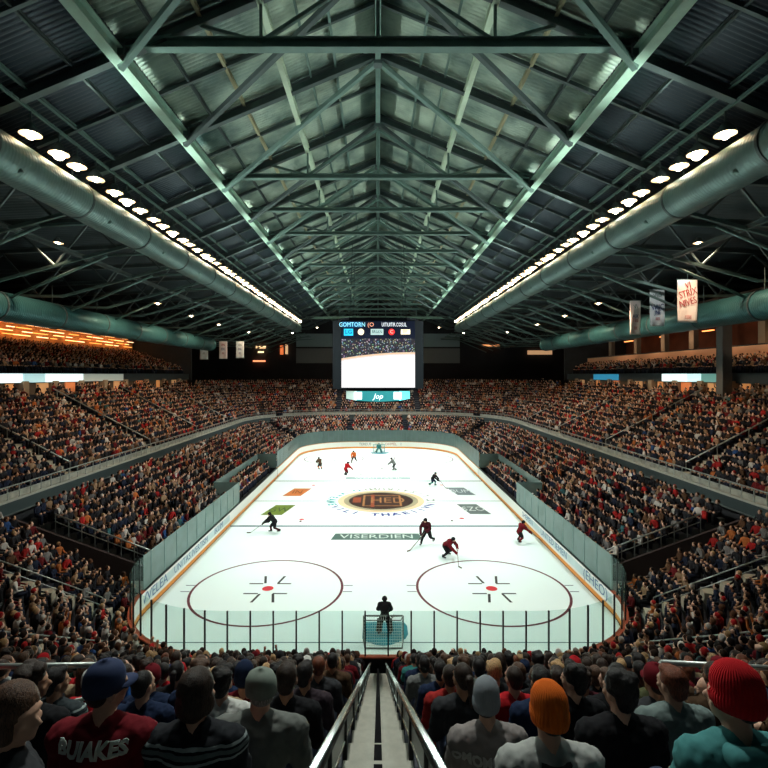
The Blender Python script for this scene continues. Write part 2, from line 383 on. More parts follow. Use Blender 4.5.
for sgn, wd in ((-1,'left'),(1,'right')):
    side = [(sgn*RW, RY0+6.0+(44-RY0-6.0)*i/30, sgn, 0) for i in range(31)]
    bl.append(boards('%s side boards near the end with blue lettered adverts and hazy glass' % wd, side[::-1] if sgn > 0 else side, G_HAZE, BLACK, 1.7, STEEL_M))
    side = [(sgn*RW, 44+(60-44)*i/20, sgn, 0) for i in range(21)]
    # bench: no glass in front of it
    t = thing('rink_boards', '%s side boards in front of the players bench without glass' % wd, 'rink boards', (sgn*RW, 52, 0))
    for nm, prof, mt in (('board_panel',[(0,.26),(0,1.07),(.1,1.07),(.1,.26)],WHITE),('kick_plate',[(-.01,0),(-.01,.26),(.1,.26),(.1,0)],KICK),('cap_rail',[(-.02,1.07),(-.02,1.13),(.2,1.13),(.2,1.07)],BLACK)):
        o = sweep(side, prof, nm, mt, None, True); o.data.transform(Matrix.Translation(-t.location)); o.parent = t
    # glass standing behind the bench
    back = [(sgn*RW, 44, sgn, 0), (sgn*(RW+2.3), 44, 0, -1)]
    pth = [(sgn*(RW+.1), 44.02), (sgn*(RW+2.4), 44.02), (sgn*(RW+2.4), 59.98), (sgn*(RW+.1), 59.98)]
    t = thing('bench_enclosure', '%s players bench enclosure of dark wall and hazy glass beside the ice' % wd, 'bench enclosure', (sgn*(RW+1.2), 52, 0))
    w1 = MB(); g1 = MB()
    for a, c_ in zip(pth[:-1], pth[1:]):
        w1.bar((a[0],a[1],.6),(c_[0],c_[1],.6),.1,1.2); g1.bar((a[0],a[1],2.05),(c_[0],c_[1],2.05),.03,1.7)
    for mbx, nm, mt in ((w1,'bench_wall',BLACK),(g1,'glass',G_HAZE)):
        o = mbx.build(nm, mt, t); o.data.transform(Matrix.Translation(-t.location))
    mb = MB(); mb.box((sgn*(RW+1.7),52,.45),(.4,15.4,.08)); mb.box((sgn*(RW+1.7),46,.2),(.3,.1,.42)); mb.box((sgn*(RW+1.7),58,.2),(.3,.1,.42)); mb.box((sgn*(RW+1.7),52,.2),(.3,.1,.42))
    o = mb.build('bench_seat', SEATM, t); o.data.transform(Matrix.Translation(-t.location))
fb = cut(lower_path, lambda p: p[1] >= 60)
far = boards('far end boards curving behind the goal with teal tinted glass', fb, glass_mat('far_rink_glass', (.09,.145,.135), .78, .3), pm('orange_cap', (.6,.25,.08), .5), .9, STEEL_D, 3.1)
# advert lettering on the inner face of the boards
ADB = pm('blue_advert_paint', (.05,.12,.25), .5)
for sgn, t in ((-1, bl[0]), (1, bl[1])):
    items = [('VVELEA', 27.2, .75), ('UNITAS IVERTISM', 32.6, .6), ('IKUM', 38.0, .7)] if sgn < 0 else [('SHEMEN', 40.5, .6), ('UNITED IEMEN', 34.6, .62), ('(EHEO)', 27.9, .8)]
    for txt, yy, sz in items:
        M = Matrix.Translation((sgn*(RW-.006)-t.location.x, yy-t.location.y, .68)) @ Matrix.Rotation(-sgn*PI/2, 4, 'Z') @ Matrix.Rotation(PI/2, 4, 'X')
        text_obj('board_advert_lettering', txt, sz, ADB, M, t, extrude=.003, sx=1.25)
    mb = MB(); mb.box((sgn*(RW-.004)-t.location.x, 33-t.location.y, .68), (.004, 15.6, .5)); mb.build('board_advert_panel', pm('pale_blue_advert', (.50,.62,.62), .5, 0, .25, .8), t)
for i, (txt, xx, c_) in enumerate((('HIN', -4.5, (.4,.1,.05)), ('TEREUS', -2.2, (.1,.1,.1)), ('OHMEL', 2.2, (.4,.1,.05)), ('PARK', 4.6, (.1,.1,.25)), ('VELO', 0.2,(.5,.3,.05)))):
    M = Matrix.Translation((xx-far.location.x, RY1-.006-far.location.y, .68)) @ Matrix.Rotation(PI/2, 4, 'X')
    text_obj('board_advert_lettering', txt, .62, pm('far_advert_ink_%d' % i, c_, .5), M, far, extrude=.003)

# ------------------------------------------------------------------ seating bowls
def rakeprof(o0, z0, n, tread, rise, base):
    P = [(o0-.45, base), (o0-.45, z0)]
    for k in range(n):
        o = o0+k*tread; z = z0+k*rise
        P += [(o-.16, z), (o-.16, z+.41), (o+.24, z+.41), (o+.24, z), (o+tread-.45, z)]
        if k < n-1: P.append((o+tread-.45, z+rise))
    P += [(o0+n*tread-.2, z0+(n-1)*rise), (o0+n*tread-.2, base)]
    mi = []
    for a in P: mi.append(0)
    for k in range(n):
        i = 2+6*k; mi[i] = mi[i+1] = mi[i+2] = 1
    return P, mi
NEAR0, NSLOPE = .65, .553
def near_z(r): return 9.5-.4424*r          # floor of row r (row 0 is 2.6 m in front of the camera)
P_, mi_ = rakeprof(1.4, near_z(20), 25, .8, .4424, -.2)
struct(sweep(near_bowl_path, P_, 'terrace_near', [CONC, SEATM], None, True, mi_))
LS, LZ = .304, .6
P_, mi_ = rakeprof(1.4, LZ, 8, .8, LS, -.2)
struct(sweep(cut(lower_path, lambda p: p[3] < .45), P_, 'terrace_lower_side', [CONC, SEATM], None, True, mi_, ends=False)) if False else None
lp_l = cut(lower_path, lambda p: p[0] < 0 and p[3] < .5); lp_r = cut(lower_path, lambda p: p[0] > 0 and p[3] < .5); lp_f = cut(lower_path, lambda p: p[3] > .35)
for nm, pp, n in (('terrace_lower_left', lp_l, 10), ('terrace_lower_right', lp_r, 10), ('terrace_lower_far', lp_f, 11)):
    P_, mi_ = rakeprof(1.4, LZ, n, .8, LS, -.2); struct(sweep(pp, P_, nm, [CONC, SEATM], None, True, mi_))
UZ, US, UN = 5.0, .42, 14
P_, mi_ = rakeprof(.9, UZ-.3, UN, .8, US, 3.9)
struct(sweep(upper_path, P_, 'terrace_upper', [CONC, SEATM], None, True, mi_))
# balcony front, soffit and the dark wall under it
struct(sweep(upper_path, [(0,3.95),(0,4.75),(.45,4.75),(.45,3.95)], 'balcony_front', pm('dark_green_fascia', (.06,.085,.085), .5, .1), None, True))
struct(sweep(upper_path, [(-.03,4.72),(-.03,4.86),(.3,4.86),(.3,4.72)], 'balcony_ledge', pm('pale_balcony_ledge', (.46,.47,.40), .6), None, True))
struct(sweep(upper_path, [(-.04,3.93),(-.04,4.02),(.3,4.02),(.3,3.93)], 'balcony_lower_trim', pm('grey_balcony_trim', (.14,.16,.15), .6), None, True))
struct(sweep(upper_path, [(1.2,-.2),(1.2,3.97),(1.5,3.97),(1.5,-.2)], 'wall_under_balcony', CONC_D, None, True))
# balcony railings
for lab, pp in (('left balcony railing with pale bars above the lower seats', cut(upper_path, lambda p: p[0] < 0 and p[3] < .7)),
                ('right balcony railing with pale bars above the lower seats', cut(upper_path, lambda p: p[0] > 0 and p[3] < .7)),
                ('far balcony railing across the end of the arena', cut(upper_path, lambda p: p[3] > .66))):
    L, tot = walk(pp, .1, max(1.0, .01+sum(math.hypot(a[0]-b_[0], a[1]-b_[1]) for a, b_ in zip(pp[:-1], pp[1:]))/95))
    t = thing('balcony_railing', lab, 'railing', (L[0][0], L[0][1], 4.86)); T = Matrix.Translation(-t.location)
    for nm, z, h in (('top_rail', 5.62, .07), ('mid_rail', 5.25, .04)):
        o = sweep(pp, [(.07,z),(.07,z+h),(.14,z+h),(.14,z)], nm, RAILM, None, True); o.data.transform(T); o.parent = t
    o = sweep(pp, [(.1,4.9),(.1,5.3),(.115,5.3),(.115,4.9)], 'infill_panel', pm('pale_rail_panel', (.40,.40,.33), .6, 0, .7, 2), None, True); o.data.transform(T); o.parent = t
    for x, y, nx, ny, s_ in L:
        mb = MB(); mb.box((x, y, 5.24), (.06,.06,.78), math.atan2(ny, nx)); o = mb.build('post', RAILM, t); o.data.transform(T)
# upper aisles
AISLES = (36.8, 50.0, 63.0, 76.0)
for sgn in (-1, 1):
    for i, ya in enumerate(AISLES):
        mb = MB()
        for k in range(UN):
            o = .9+k*.8; z = UZ-.3+k*US
            mb.box((sgn*(UW+o-.05), ya, z+.11), (.8, 1.3, .22)); mb.box((sgn*(UW+o+.0), ya, z+.3), (.55, 1.3, .3))
        struct(mb.build('stair_upper', pm('stair_concrete', (.45,.41,.31), .8, 0, .3, 4)))
        t = thing('aisle_railing', 'pale handrail beside the %s stair of the %s upper stand' % (('nearest','second','third','farthest')[i], 'left' if sgn < 0 else 'right'), 'railing', (sgn*(UW+1), ya+.75, UZ))
        mb = MB(); mb.tube((0,0,.85),(sgn*10,0,.85+10*US/.8),.05); mb.build('rail', RAILM, t, True)
        for k in range(5): mb = MB(); mb.tube((sgn*k*2.4,0,k*2.4*US/.8-.2),(sgn*k*2.4,0,.85+k*2.4*US/.8),.035,n=6); mb.build('post', RAILM, t)
# railing and wall at the near ends of the lower side stands
for sgn in (-1, 1):
    t = thing('guard_rail', 'guard rail curving along the near edge of the %s lower stand' % ('left' if sgn < 0 else 'right'), 'railing', (sgn*(RW+.9), 29.9, LZ))
    mb = MB(); mb.tube((0,0,1.0),(sgn*6.4,0,1.0+6.4*.38),.045); mb.tube((0,0,.55),(sgn*6.4,0,.55+6.4*.38),.03); mb.build('rail', RAILM, t, True)
    for k in range(9): mb = MB(); mb.tube((sgn*k*.8,0,k*LS-.1),(sgn*k*.8,0,1+k*LS),.03,n=6); mb.build('post', RAILM, t)
    mb = MB(); V = [(sgn*(RW+a), yy, zz) for yy in (29.4, 29.58) for a, zz in ((.5,-.2),(10,-.2),(10,4.0),(9.2,3.75),(.9,.75),(.5,.75))]; mb.add(V, [(0,1,2,3,4,5),(11,10,9,8,7,6)]+[(i,(i+1)%6,6+(i+1)%6,6+i) for i in range(6)]); struct(mb.build('wall_tunnel', pm('brown_dark_wall', (.05,.035,.035), .8)))
    mb = MB(); mb.box((sgn*(RW+4.8), 28, .05), (9, 2.8, .3)); struct(mb.build('tunnel_floor', CONC))
    mb = MB(); mb.box((sgn*24.2, 28, 2.6), (.3, 5, 5.6)); struct(mb.build('wall_tunnel', CONC))
# stairs and rails in the near corners
for sgn in (-1, 1):
    for i, (nx, wdt) in enumerate(((.535, .7), (.947, .7))):
        ny = -math.sqrt(1-nx*nx); bx, by = sgn*(RW-RN+RN*nx), RY0+RN+RN*ny; mb = MB(); rz = math.atan2(ny, sgn*nx)
        for r in range(4, 21):
            o = 1.4+.8*(20-r); z = near_z(r); c_ = (bx+sgn*nx*(o-.14), by+ny*(o-.14)); mb.box((c_[0]+sgn*nx*.0, c_[1], z+.22), (.62, wdt, .5), rz); mb.box((bx+sgn*nx*(o+.4), by+ny*(o+.4), z+.06), (.5, wdt, .14), rz)
        struct(mb.build('stair_corner', pm('stair_concrete', (.45,.41,.31), .8, 0, .3, 4)))
        for q in (-1, 1):
            ox, oy = -ny*q*wdt*.55, sgn*nx*q*wdt*.55
            t = thing('corner_handrail', 'pale thin handrail on the %s edge of the %s stair in the %s near corner' % ('camera' if (oy < 0) else 'rink', 'lower' if i == 0 else 'upper', 'left' if sgn < 0 else 'right'), 'handrail', (bx+ox+sgn*nx*1.4, by+oy+ny*1.4, near_z(20)))
            e_ = 9.0; mb = MB(); mb.tube((0,0,1.0),(sgn*nx*e_, ny*e_, 1.0+e_*.553), .03, n=8); mb.build('rail', RAILM, t, True)
            for k in range(6): mb = MB(); mb.tube((sgn*nx*k*1.7, ny*k*1.7, k*1.7*.553-.1), (sgn*nx*k*1.7, ny*k*1.7, k*1.7*.553+1.0), .025, n=6); mb.build('post', RAILM, t)
# walls of the building
for nm, c_, d in (('wall_left', (-52, 55, 12), (.5, 140, 26)), ('wall_right', (52, 55, 12), (.5, 140, 26)), ('wall_far', (0, 121, 14), (104, .5, 36))):
    mb = MB(); mb.box(c_, d); struct(mb.build(nm, pm('dark_wall', (.045,.045,.052), .9, 0, .3, .3)))

# side concourses: portal wall, ribbon board, third tier
XC = UW+.9+UN*.8-.2
RIB = pm('ribbon_housing', (.05,.07,.08), .5)
for sgn, wd in ((-1,'left'),(1,'right')):
    X = XC
    mb = MB(); mb.box((sgn*(X+.25), 58, 11.0), (.3, 62, 2.2)); struct(mb.build('wall_concourse_'+wd, pm('concourse_wall', (.14,.11,.08), .8, 0, .4, .5)))
    mb = MB(); mb.box((sgn*(X+.1), 58, 12.2), (.5, 62, 1.0)); t = tag(mb.build('ribbon_fascia', RIB), 'dark ribbon board fascia along the %s upper concourse' % wd, 'fascia')
    segs = ((41,47.3,(.85,1,1),1.2,'bright white'),(47.4,50.5,(.45,.72,.75),.8,'pale blue'),(50.6,57,(.8,1,1),1.1,'bright white'),(57.1,66,(.50,.55,.48),.4,'dim grey')) if sgn < 0 else \
           ((48.2,52.0,(.20,.50,.46),.4,'teal'),(52.1,54.4,(.6,.9,.9),1.0,'short white'),(54.5,59.2,(.75,1,1),1.2,'long white'),(70,78,(.04,.35,.6),.5,'blue'))
    for a, c_, col, st, nm in segs:
        mb = MB(); mb.box((0,0,0), (.1, c_-a, .86)); o = mb.build('led_ribbon_screen', emit('led_%s%d' % (wd, a), col, st)); o.location = (sgn*(X-.2), (a+c_)/2, 12.2)
        tag(o, '%s lit ribbon screen section on the %s concourse fascia, %s' % (nm, wd, ('around %d metres along' % a)) if False else '%s LED ribbon screen on the %s concourse fascia %s' % (nm, wd, 'nearest the frame edge' if a == segs[0][0] and sgn < 0 else 'beside the pale portals' if a < 60 else 'toward the far end'), 'screen')
    for i, ya in enumerate((46,50.5,55,60,65,71,77,83)):
        mb = MB(); mb.box((0,0,0), (.12, 1.7 if i % 3 else 1.0, 1.5)); o = mb.build('concourse_doorway', emit('warm_doorway_%d' % (i % 3), ((1,.42,.14),(1,.55,.25),(1,.30,.10))[i % 3], (.30,.20,.32)[i % 3]), None)
        o.location = (sgn*(X+.05), ya, 10.95); struct(o)
        mb = MB(); mb.box((sgn*(X-.15), ya+1.5, 10.9), (.6, .8, 2.0)); struct(mb.build('column_concourse', pm('beige_column', (.42,.34,.24), .8)))
    # third tier
    n3 = 10 if sgn < 0 else 2
    pr, mi3 = rakeprof(0, 12.7, n3, .85, .30, 12.2)
    pth = [(sgn*(X+.9), 27+i, sgn, 0) for i in range(0, 63)]
    struct(sweep(pth, pr, 'terrace_third_'+wd, [CONC, SEATM], None, True, mi3))
    mb = MB(); mb.box((sgn*(X+8), 89.5, 15.5), (17, .4, 8)); struct(mb.build('wall_tier_end_'+wd, CONC_D))
    mb = MB(); mb.box((sgn*(X+8), 58, 19.6 if sgn < 0 else 20.1), (17, 63, .3)); struct(mb.build('ceiling_'+wd, pm('soffit_%s' % wd, (.30,.16,.07) if sgn < 0 else (.08,.05,.04), .8, 0, .5, 1)))
# left tier: back wall with rows of orange lamps
XB = -(XC+.9+9)
for r in range(6):
    for i in range(18):
        if (i*7+r*5) % 7 == 0: continue
        mb = MB(); L_ = 1.2+((i*13+r*7) % 5)*.45
        mb.box((0,0,0), (.16, L_, .08)); o = mb.build('strip_lamp', emit('amber_lamp_%d' % ((i+r) % 3), ((1,.36,.07),(1,.5,.16),(1,.62,.3))[(i+r) % 3], (3.2,3.6,2.4)[(i*5+r) % 3]))
        o.location = (XB+.0+r*.25, 32+i*3.15+((r*31+i*17) % 7)*.22, 17.0+r*.42)
        tag(o, 'amber strip lamp glowing above the rearmost rows of the left top tier', 'lamp', 'amber lamps over the left top tier')
mb = MB(); mb.box((XB-.4, 58, 17.4), (.3, 63, 5)); struct(mb.build('wall_tier_left', pm('amber_wall', (.60,.27,.10), .8, 0, .6, 1.2)))
# right: peach parapet, dark boxes with columns
XR = XC+3.6
mb = MB(); mb.box((XR+.1, 58, 14.45), (.4, 62, 2.1)); struct(mb.build('parapet_right', pm('peach_parapet', (.85,.50,.32), .7, 0, .1, .5)))
mb = MB(); mb.box((XR+7, 58, 17.3), (.3, 62, 5.2)); struct(mb.build('wall_box_right', pm('box_wall', (.16,.06,.035), .8, 0, .5, .6)))
mb = MB(); mb.box((XR+3.5, 58, 15.55), (7, 62, .2)); struct(mb.build('box_floor_right', CONC_D))
for i, ya in enumerate((49, 60, 66, 73, 81)):
    mb = MB(); mb.box((XR+.5, ya, 17.9), (.6, .9, 4.5)); struct(mb.build('column_right', pm('tan_column', (.34,.26,.19), .8)))
for i in range(9):
    mb = MB(); mb.box((0,0,0), (.3, 1.4+(i % 3)*.6, .12)); o = mb.build('strip_lamp', emit('box_lamp', (1,.30,.08), 3.0)); o.location = (XR+5.2, 44+i*5.1, 19.2 if i % 2 else 18.3)
    tag(o, 'red amber strip lamp inside the dark boxes above the peach parapet', 'lamp', 'lamps in the right boxes')
for sgn in (1,):
    mb = MB(); mb.box((XC-1.2, 47.2, 13.5), (.9, .9, 10.5)); struct(mb.build('pillar_right', pm('grey_pillar', (.16,.17,.17), .8)))
# far wall: panels and lit rooms
for sgn in (-1, 1):
    mb = MB(); mb.box((sgn*14.5, 120.5, 21.0), (11, .4, 3.2)); struct(mb.build('trim_1', pm('blue_grey_panel', (.36,.48,.52), .8)))
    mb = MB(); mb.box((sgn*14, 120.4, 17.2), (12, .5, 3.6)); struct(mb.build('trim_2', pm('grey_far_panel', (.26,.27,.27), .8)))
for x, z, wd_, h, col, st in ((-28.6,19.3,2.4,.5,(1,.62,.3),3),(-28.6,18.1,1.4,.35,(1,.7,.35),2.4),(-29,15.9,3,.35,(1,.28,.12),2),(-23.5,18.6,.8,2.2,(1,.22,.06),.8),(-22.3,18.8,.6,2.4,(1,.6,.3),.7),
                              (27.5,19.7,4.2,.4,(1,.38,.14),1.2),(39.5,18.0,6,1.0,(.9,.5,.25),.5),(48,18.2,1.0,.8,(1,.8,.5),2)):
    mb = MB(); mb.box((0,0,0), (wd_, .15, h)); o = mb.build('lit_sign', emit('sign_%d' % (x*10+z), col, st)); o.location = (x, 120.1 if abs(x) < 47 else 120.1, z)
    tag(o, 'small %s lit sign on the dark far wall, %s the scoreboard' % ({3:'wide cream',2.4:'short cream',2:'long red',.8:'tall red',.7:'tall tan',1.2:'thin orange',.5:'broad tan'}.get(st,'pale') if x != 48 else 'round pale', 'left of' if x < 0 else 'right of'), 'sign')
# ------------------------------------------------------------------ roof
ZR, SL, XE = 30.7, .42, 17.0
def zl(x): return ZR-SL*abs(x)
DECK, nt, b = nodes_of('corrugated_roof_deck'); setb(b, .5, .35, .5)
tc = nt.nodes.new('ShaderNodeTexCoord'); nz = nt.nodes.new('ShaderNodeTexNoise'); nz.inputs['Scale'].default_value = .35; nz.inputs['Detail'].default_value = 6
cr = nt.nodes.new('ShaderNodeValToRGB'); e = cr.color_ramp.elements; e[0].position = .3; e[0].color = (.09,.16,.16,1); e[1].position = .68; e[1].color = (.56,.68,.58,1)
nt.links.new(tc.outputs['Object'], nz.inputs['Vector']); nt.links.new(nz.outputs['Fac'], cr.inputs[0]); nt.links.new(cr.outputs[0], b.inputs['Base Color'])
n2 = nt.nodes.new('ShaderNodeTexNoise'); n2.inputs['Scale'].default_value = 1.4; n2.inputs['Detail'].default_value = 5; bp = nt.nodes.new('ShaderNodeBump'); bp.inputs['Strength'].default_value = .5; bp.inputs['Distance'].default_value = .25
nt.links.new(tc.outputs['Object'], n2.inputs['Vector']); nt.links.new(n2.outputs['Fac'], bp.inputs['Height']); nt.links.new(bp.outputs['Normal'], b.inputs['Normal'])
def deck(name, xs, zs, y0, y1, pitch, amp, mat):
    n = int((y1-y0)/pitch*4); V = []; F = []; k = len(xs)
    for i in range(n+1):
        y = y0+(y1-y0)*i/n; a = amp*math.sin(i*PI/2)
        for x, z in zip(xs, zs): V.append((x, y, z+a))
    for i in range(n):
        for j in range(k-1): F.append((i*k+j, (i+1)*k+j, (i+1)*k+j+1, i*k+j+1))
    mb = MB(); mb.v = V; mb.f = F; mb.m = [0]*len(F); o = mb.build(name, mat, None, True)
    so = o.modifiers.new('thick', 'SOLIDIFY'); so.thickness = .04; return o
for sgn, wd in ((-1,'left'),(1,'right')):
    xs = [sgn*x for x in (0, 4, 8, 11)]
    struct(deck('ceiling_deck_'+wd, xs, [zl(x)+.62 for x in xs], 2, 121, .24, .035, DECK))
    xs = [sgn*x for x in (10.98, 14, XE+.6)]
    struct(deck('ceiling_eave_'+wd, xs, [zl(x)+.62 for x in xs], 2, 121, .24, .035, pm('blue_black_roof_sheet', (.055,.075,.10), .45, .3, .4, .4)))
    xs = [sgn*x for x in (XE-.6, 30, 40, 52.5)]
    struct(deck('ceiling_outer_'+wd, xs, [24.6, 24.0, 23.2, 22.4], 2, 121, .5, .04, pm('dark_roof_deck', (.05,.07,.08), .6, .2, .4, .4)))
mb = MB(); mb.box((0, 1.8, 19), (105, .3, 26)); mb_near = struct(mb.build('wall_near', pm('dark_wall', (.04,.04,.045)))) if False else None
TR = [14+7*k for k in range(16)]
ordw = 'first second third fourth fifth sixth seventh eighth ninth tenth eleventh twelfth thirteenth fourteenth fifteenth sixteenth seventeenth eighteenth nineteenth twentieth'.split()
def make_truss(d, i):
    t = thing('roof_truss', 'steel gable roof truss, %s counted from the camera end, spanning between the large ducts' % ordw[i], 'roof truss', (0, d, ZR), group='gable roof trusses')
    def P(x, z): return (x, 0, z-ZR)
    for s in (-1, 1):
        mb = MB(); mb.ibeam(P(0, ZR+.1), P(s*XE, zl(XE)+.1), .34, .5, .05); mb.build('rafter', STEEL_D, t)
        mb = MB(); mb.bar(P(s*5, zl(5)), P(s*5, 26.6) if d != 28 else P(s*5, zl(5)-.1), .12, .12); mb.bar(P(s*.1, 29.9), P(s*5, 26.7), .16, .16); mb.bar(P(s*5, 26.7), P(s*7.6, zl(7.6)-.1), .14, .14)
        mb.bar(P(s*11, 26.6), P(s*8.8, zl(8.8)), .1, .1)
        if d != 28: mb.build('web_bar', STEEL_M, t)
    if d != 28:
        mb = MB(); mb.ibeam(P(-11.4, 26.6), P(11.4, 26.6), .42, .46 if d < 30 else .32, .07); mb.build('tie_beam', STEEL_M, t)
        mb = MB(); mb.bar(P(0, 26.6), P(0, ZR), .16, .16); mb.build('king_post', STEEL_M, t)
    mb = MB(); mb.bar(P(0, ZR-.25), P(0, ZR-.6), .5, .5, up=(1,0,0)); mb.build('gusset_plate', STEEL_D, t)
    for s in (-1, 1): mb = MB(); mb.bar(P(s*11, 26.0), P(s*11, 26.5), .6, .6, up=(1,0,0)); mb.build('gusset_plate', STEEL_D, t)
    return t
for i, d in enumerate(TR): make_truss(d, i)
for i, d in enumerate(TR[:-1]):
    for s in (-1, 1):
        mb = MB(); mb.bar((0,0,0), (s*11, 7, -4.75), .24, .26); o = mb.build('roof_brace', STEEL_D if i % 2 else STEEL_M); o.location = (0, d, ZR-.35)
        tag(o, 'slanting roof brace running %s from the ridge at the %s truss' % ('left' if s < 0 else 'right', ordw[i]), 'roof brace', 'slanting braces under the roof')
def long_beam(name, x, z, w_, h, mat, lab, y0=3, y1=121, box=False):
    mb = MB()
    (mb.bar if box else mb.ibeam)((0,y0,0), (0,y1,0), w_, h); o = mb.build(name, mat); o.location = (x, 0, z); return tag(o, lab, 'roof beam')
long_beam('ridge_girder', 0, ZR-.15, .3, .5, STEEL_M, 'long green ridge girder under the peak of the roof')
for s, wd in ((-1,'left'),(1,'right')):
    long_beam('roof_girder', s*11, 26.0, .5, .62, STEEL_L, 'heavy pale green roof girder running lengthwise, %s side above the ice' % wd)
    long_beam('roof_girder', s*5, zl(5)-.12, .3, .4, pm('cream_green_steel', (.60,.74,.60), .5, .1, .2, 1.5), 'pale green roof girder running lengthwise, first %s of the ridge' % wd)
    long_beam('purlin', s*7.6, zl(7.6)+.38, .16, .22, pm('ochre_purlin', (.50,.47,.30), .5), 'thin ochre purlin between the two %s roof girders' % wd)
    long_beam('purlin', s*2.4, zl(2.4)+.38, .12, .2, STEEL_M, 'thin grey purlin nearest the ridge on the %s side' % wd)
    long_beam('purlin', s*3.8, zl(3.8)+.38, .10, .18, STEEL_M, 'thin grey purlin beside the inner girder on the %s side' % wd)
    long_beam('purlin', s*9.4, zl(9.4)+.38, .12, .2, STEEL_D, 'thin dark purlin just inside the heavy %s girder' % wd)
    long_beam('purlin', s*13, zl(13)+.38, .12, .2, STEEL_D, 'thin dark purlin just outside the heavy %s girder' % wd)
    long_beam('purlin', s*15, zl(15)+.38, .14, .2, STEEL_M, 'thin grey purlin above the floodlights on the %s side' % wd)
    mb = MB()
    for k in range(34):
        d = 3.5+3.5*k
        if k % 2 == 1: continue
        mb.bar((s*.1, d, zl(0)+.34), (s*XE, d, zl(XE)+.34), .16, .2)
    struct(mb.build('ceiling_rib_'+wd, STEEL_D))
# outer roof framing over the stands
def outer(d, s, i):
    wd = 'left' if s < 0 else 'right'
    t = thing('stand_roof_truss', 'dark truss over the %s stand beyond the big duct, %s from the camera end' % (wd, ordw[i]), 'roof truss', (s*XE, d, 23.5), group='dark trusses over the %s stand' % wd)
    def P(x, z): return (s*(x-XE), 0, z-23.5)
    mb = MB(); mb.ibeam(P(XE, 23.7), P(51, 22.2), .3, .4, .05); mb.build('top_chord', STEEL_D, t)
    mb = MB(); mb.bar(P(XE-.4, 22.0), P(27, 19.2), .2, .2); mb.bar(P(27, 19.2), P(51, 19.8), .2, .2); mb.build('bottom_chord', STEEL_M, t)
    for x0, z0, x1, z1 in ((18.5,21.5,20.5,23.4),(20.5,23.4,23,20.3),(23,20.3,26,23.1),(26,23.1,29,19.3),(29,19.3,32,22.8),(32,22.8,36,19.5),(36,19.5,40,22.5),(40,22.5,44,19.6),(44,19.6,48,22.2)):
        mb = MB(); mb.bar(P(x0,z0), P(x1,z1), .12, .12); mb.build('web_bar', STEEL_D, t)
    mb = MB(); mb.tube(P(15.2, 21.2), P(19.2, 21.0), .11, n=8); mb.tube(P(19.2, 21.0), P(26.2, 18.0), .11, n=8); mb.build('strut', STEEL_M, t, True)
for i, d in enumerate(TR[1:]):
    for s in (-1, 1): outer(d, s, i)
for s, wd in ((-1,'left'),(1,'right')):
    for x, z in ((21,20.9),(31,19.2),(41,19.5)): long_beam('catwalk_beam', s*x, z, .25, .3, STEEL_D, 'dark lengthwise beam over the %s stand, %s' % (wd, {21:'nearest the big duct',31:'beyond the lower duct',41:'nearest the side wall'}[x]))
# transverse beam at the far end
mb = MB(); mb.ibeam((-24,0,0),(24,0,0),.4,.5); o = mb.build('end_tie_beam', STEEL_L); o.location = (0, 105, 24.7); tag(o, 'long pale green tie beam crossing the far end of the roof', 'roof beam')

# ------------------------------------------------------------------ ducts
def duct_mat(name, c):
    m, nt, b = nodes_of(name); setb(b, .42, .45, .5)
    tc = nt.nodes.new('ShaderNodeTexCoord'); wv = nt.nodes.new('ShaderNodeTexWave'); wv.bands_direction = 'Y'; wv.inputs['Scale'].default_value = 1.6; wv.inputs['Distortion'].default_value = 5
    nz = nt.nodes.new('ShaderNodeTexNoise'); nz.inputs['Scale'].default_value = .9; nz.inputs['Detail'].default_value = 6
    mx = nt.nodes.new('ShaderNodeMix'); mx.data_type = 'RGBA'; mx.inputs[6].default_value = (*[q*.6 for q in c], 1); mx.inputs[7].default_value = (*[q*1.25 for q in c], 1)
    bp = nt.nodes.new('ShaderNodeBump'); bp.inputs['Strength'].default_value = .3; bp.inputs['Distance'].default_value = .04
    for n_ in (wv, nz): nt.links.new(tc.outputs['Object'], n_.inputs['Vector'])
    nt.links.new(nz.outputs['Fac'], mx.inputs[0]); nt.links.new(mx.outputs[2], b.inputs['Base Color']); nt.links.new(wv.outputs['Fac'], bp.inputs['Height']); nt.links.new(bp.outputs['Normal'], b.inputs['Normal'])
    return m
DU = duct_mat('blue_green_duct', (.20,.31,.30)); DL = duct_mat('teal_duct', (.045,.16,.17))
def duct(x, z, r, y0, y1, mat, lab, s):
    t = thing('air_duct', lab, 'air duct', (x, y0, z)); n = 28; V = []; F = []; m = int((y1-y0)/1.0)
    for i in range(m+1):
        q = 0 if (i % 4) else .02
        for j in range(n): a = 2*PI*j/n; V.append(((r+q)*math.cos(a), (y1-y0)*i/m, (r+q)*math.sin(a)))
    for i in range(m):
        for j in range(n): F.append((i*n+j, i*n+(j+1)%n, (i+1)*n+(j+1)%n, (i+1)*n+j))
    F.append(tuple(range(n))); F.append(tuple(range(m*n+n-1, m*n-1, -1)))
    mb = MB(); mb.v, mb.f, mb.m = V, F, [0]*len(F); mb.build('duct_shell', mat, t, True)
    for k in range(int((y1-y0)/6.5)):
        y = 3+6.5*k
        mb = MB(); mb.tube((0,y,0),(0,y+.14,0), r+.05, n=28); mb.build('duct_band', STEEL_D, t, False)
        mb = MB(); mb.bar((s*.2,y+.07,r),(s*.2,y+.07,r+1.6),.05,.05); mb.build('hanger', STEEL_D, t)
    return t
for s, wd in ((-1,'left'),(1,'right')):
    duct(s*16, 21.8, .95, 10, 97, DU, 'large grey green air duct hanging under the %s row of floodlights' % wd, s)
    duct(s*27, 17.4, 1.05, 12, 79, DL, 'lower dark teal air duct over the %s stand' % wd, s)

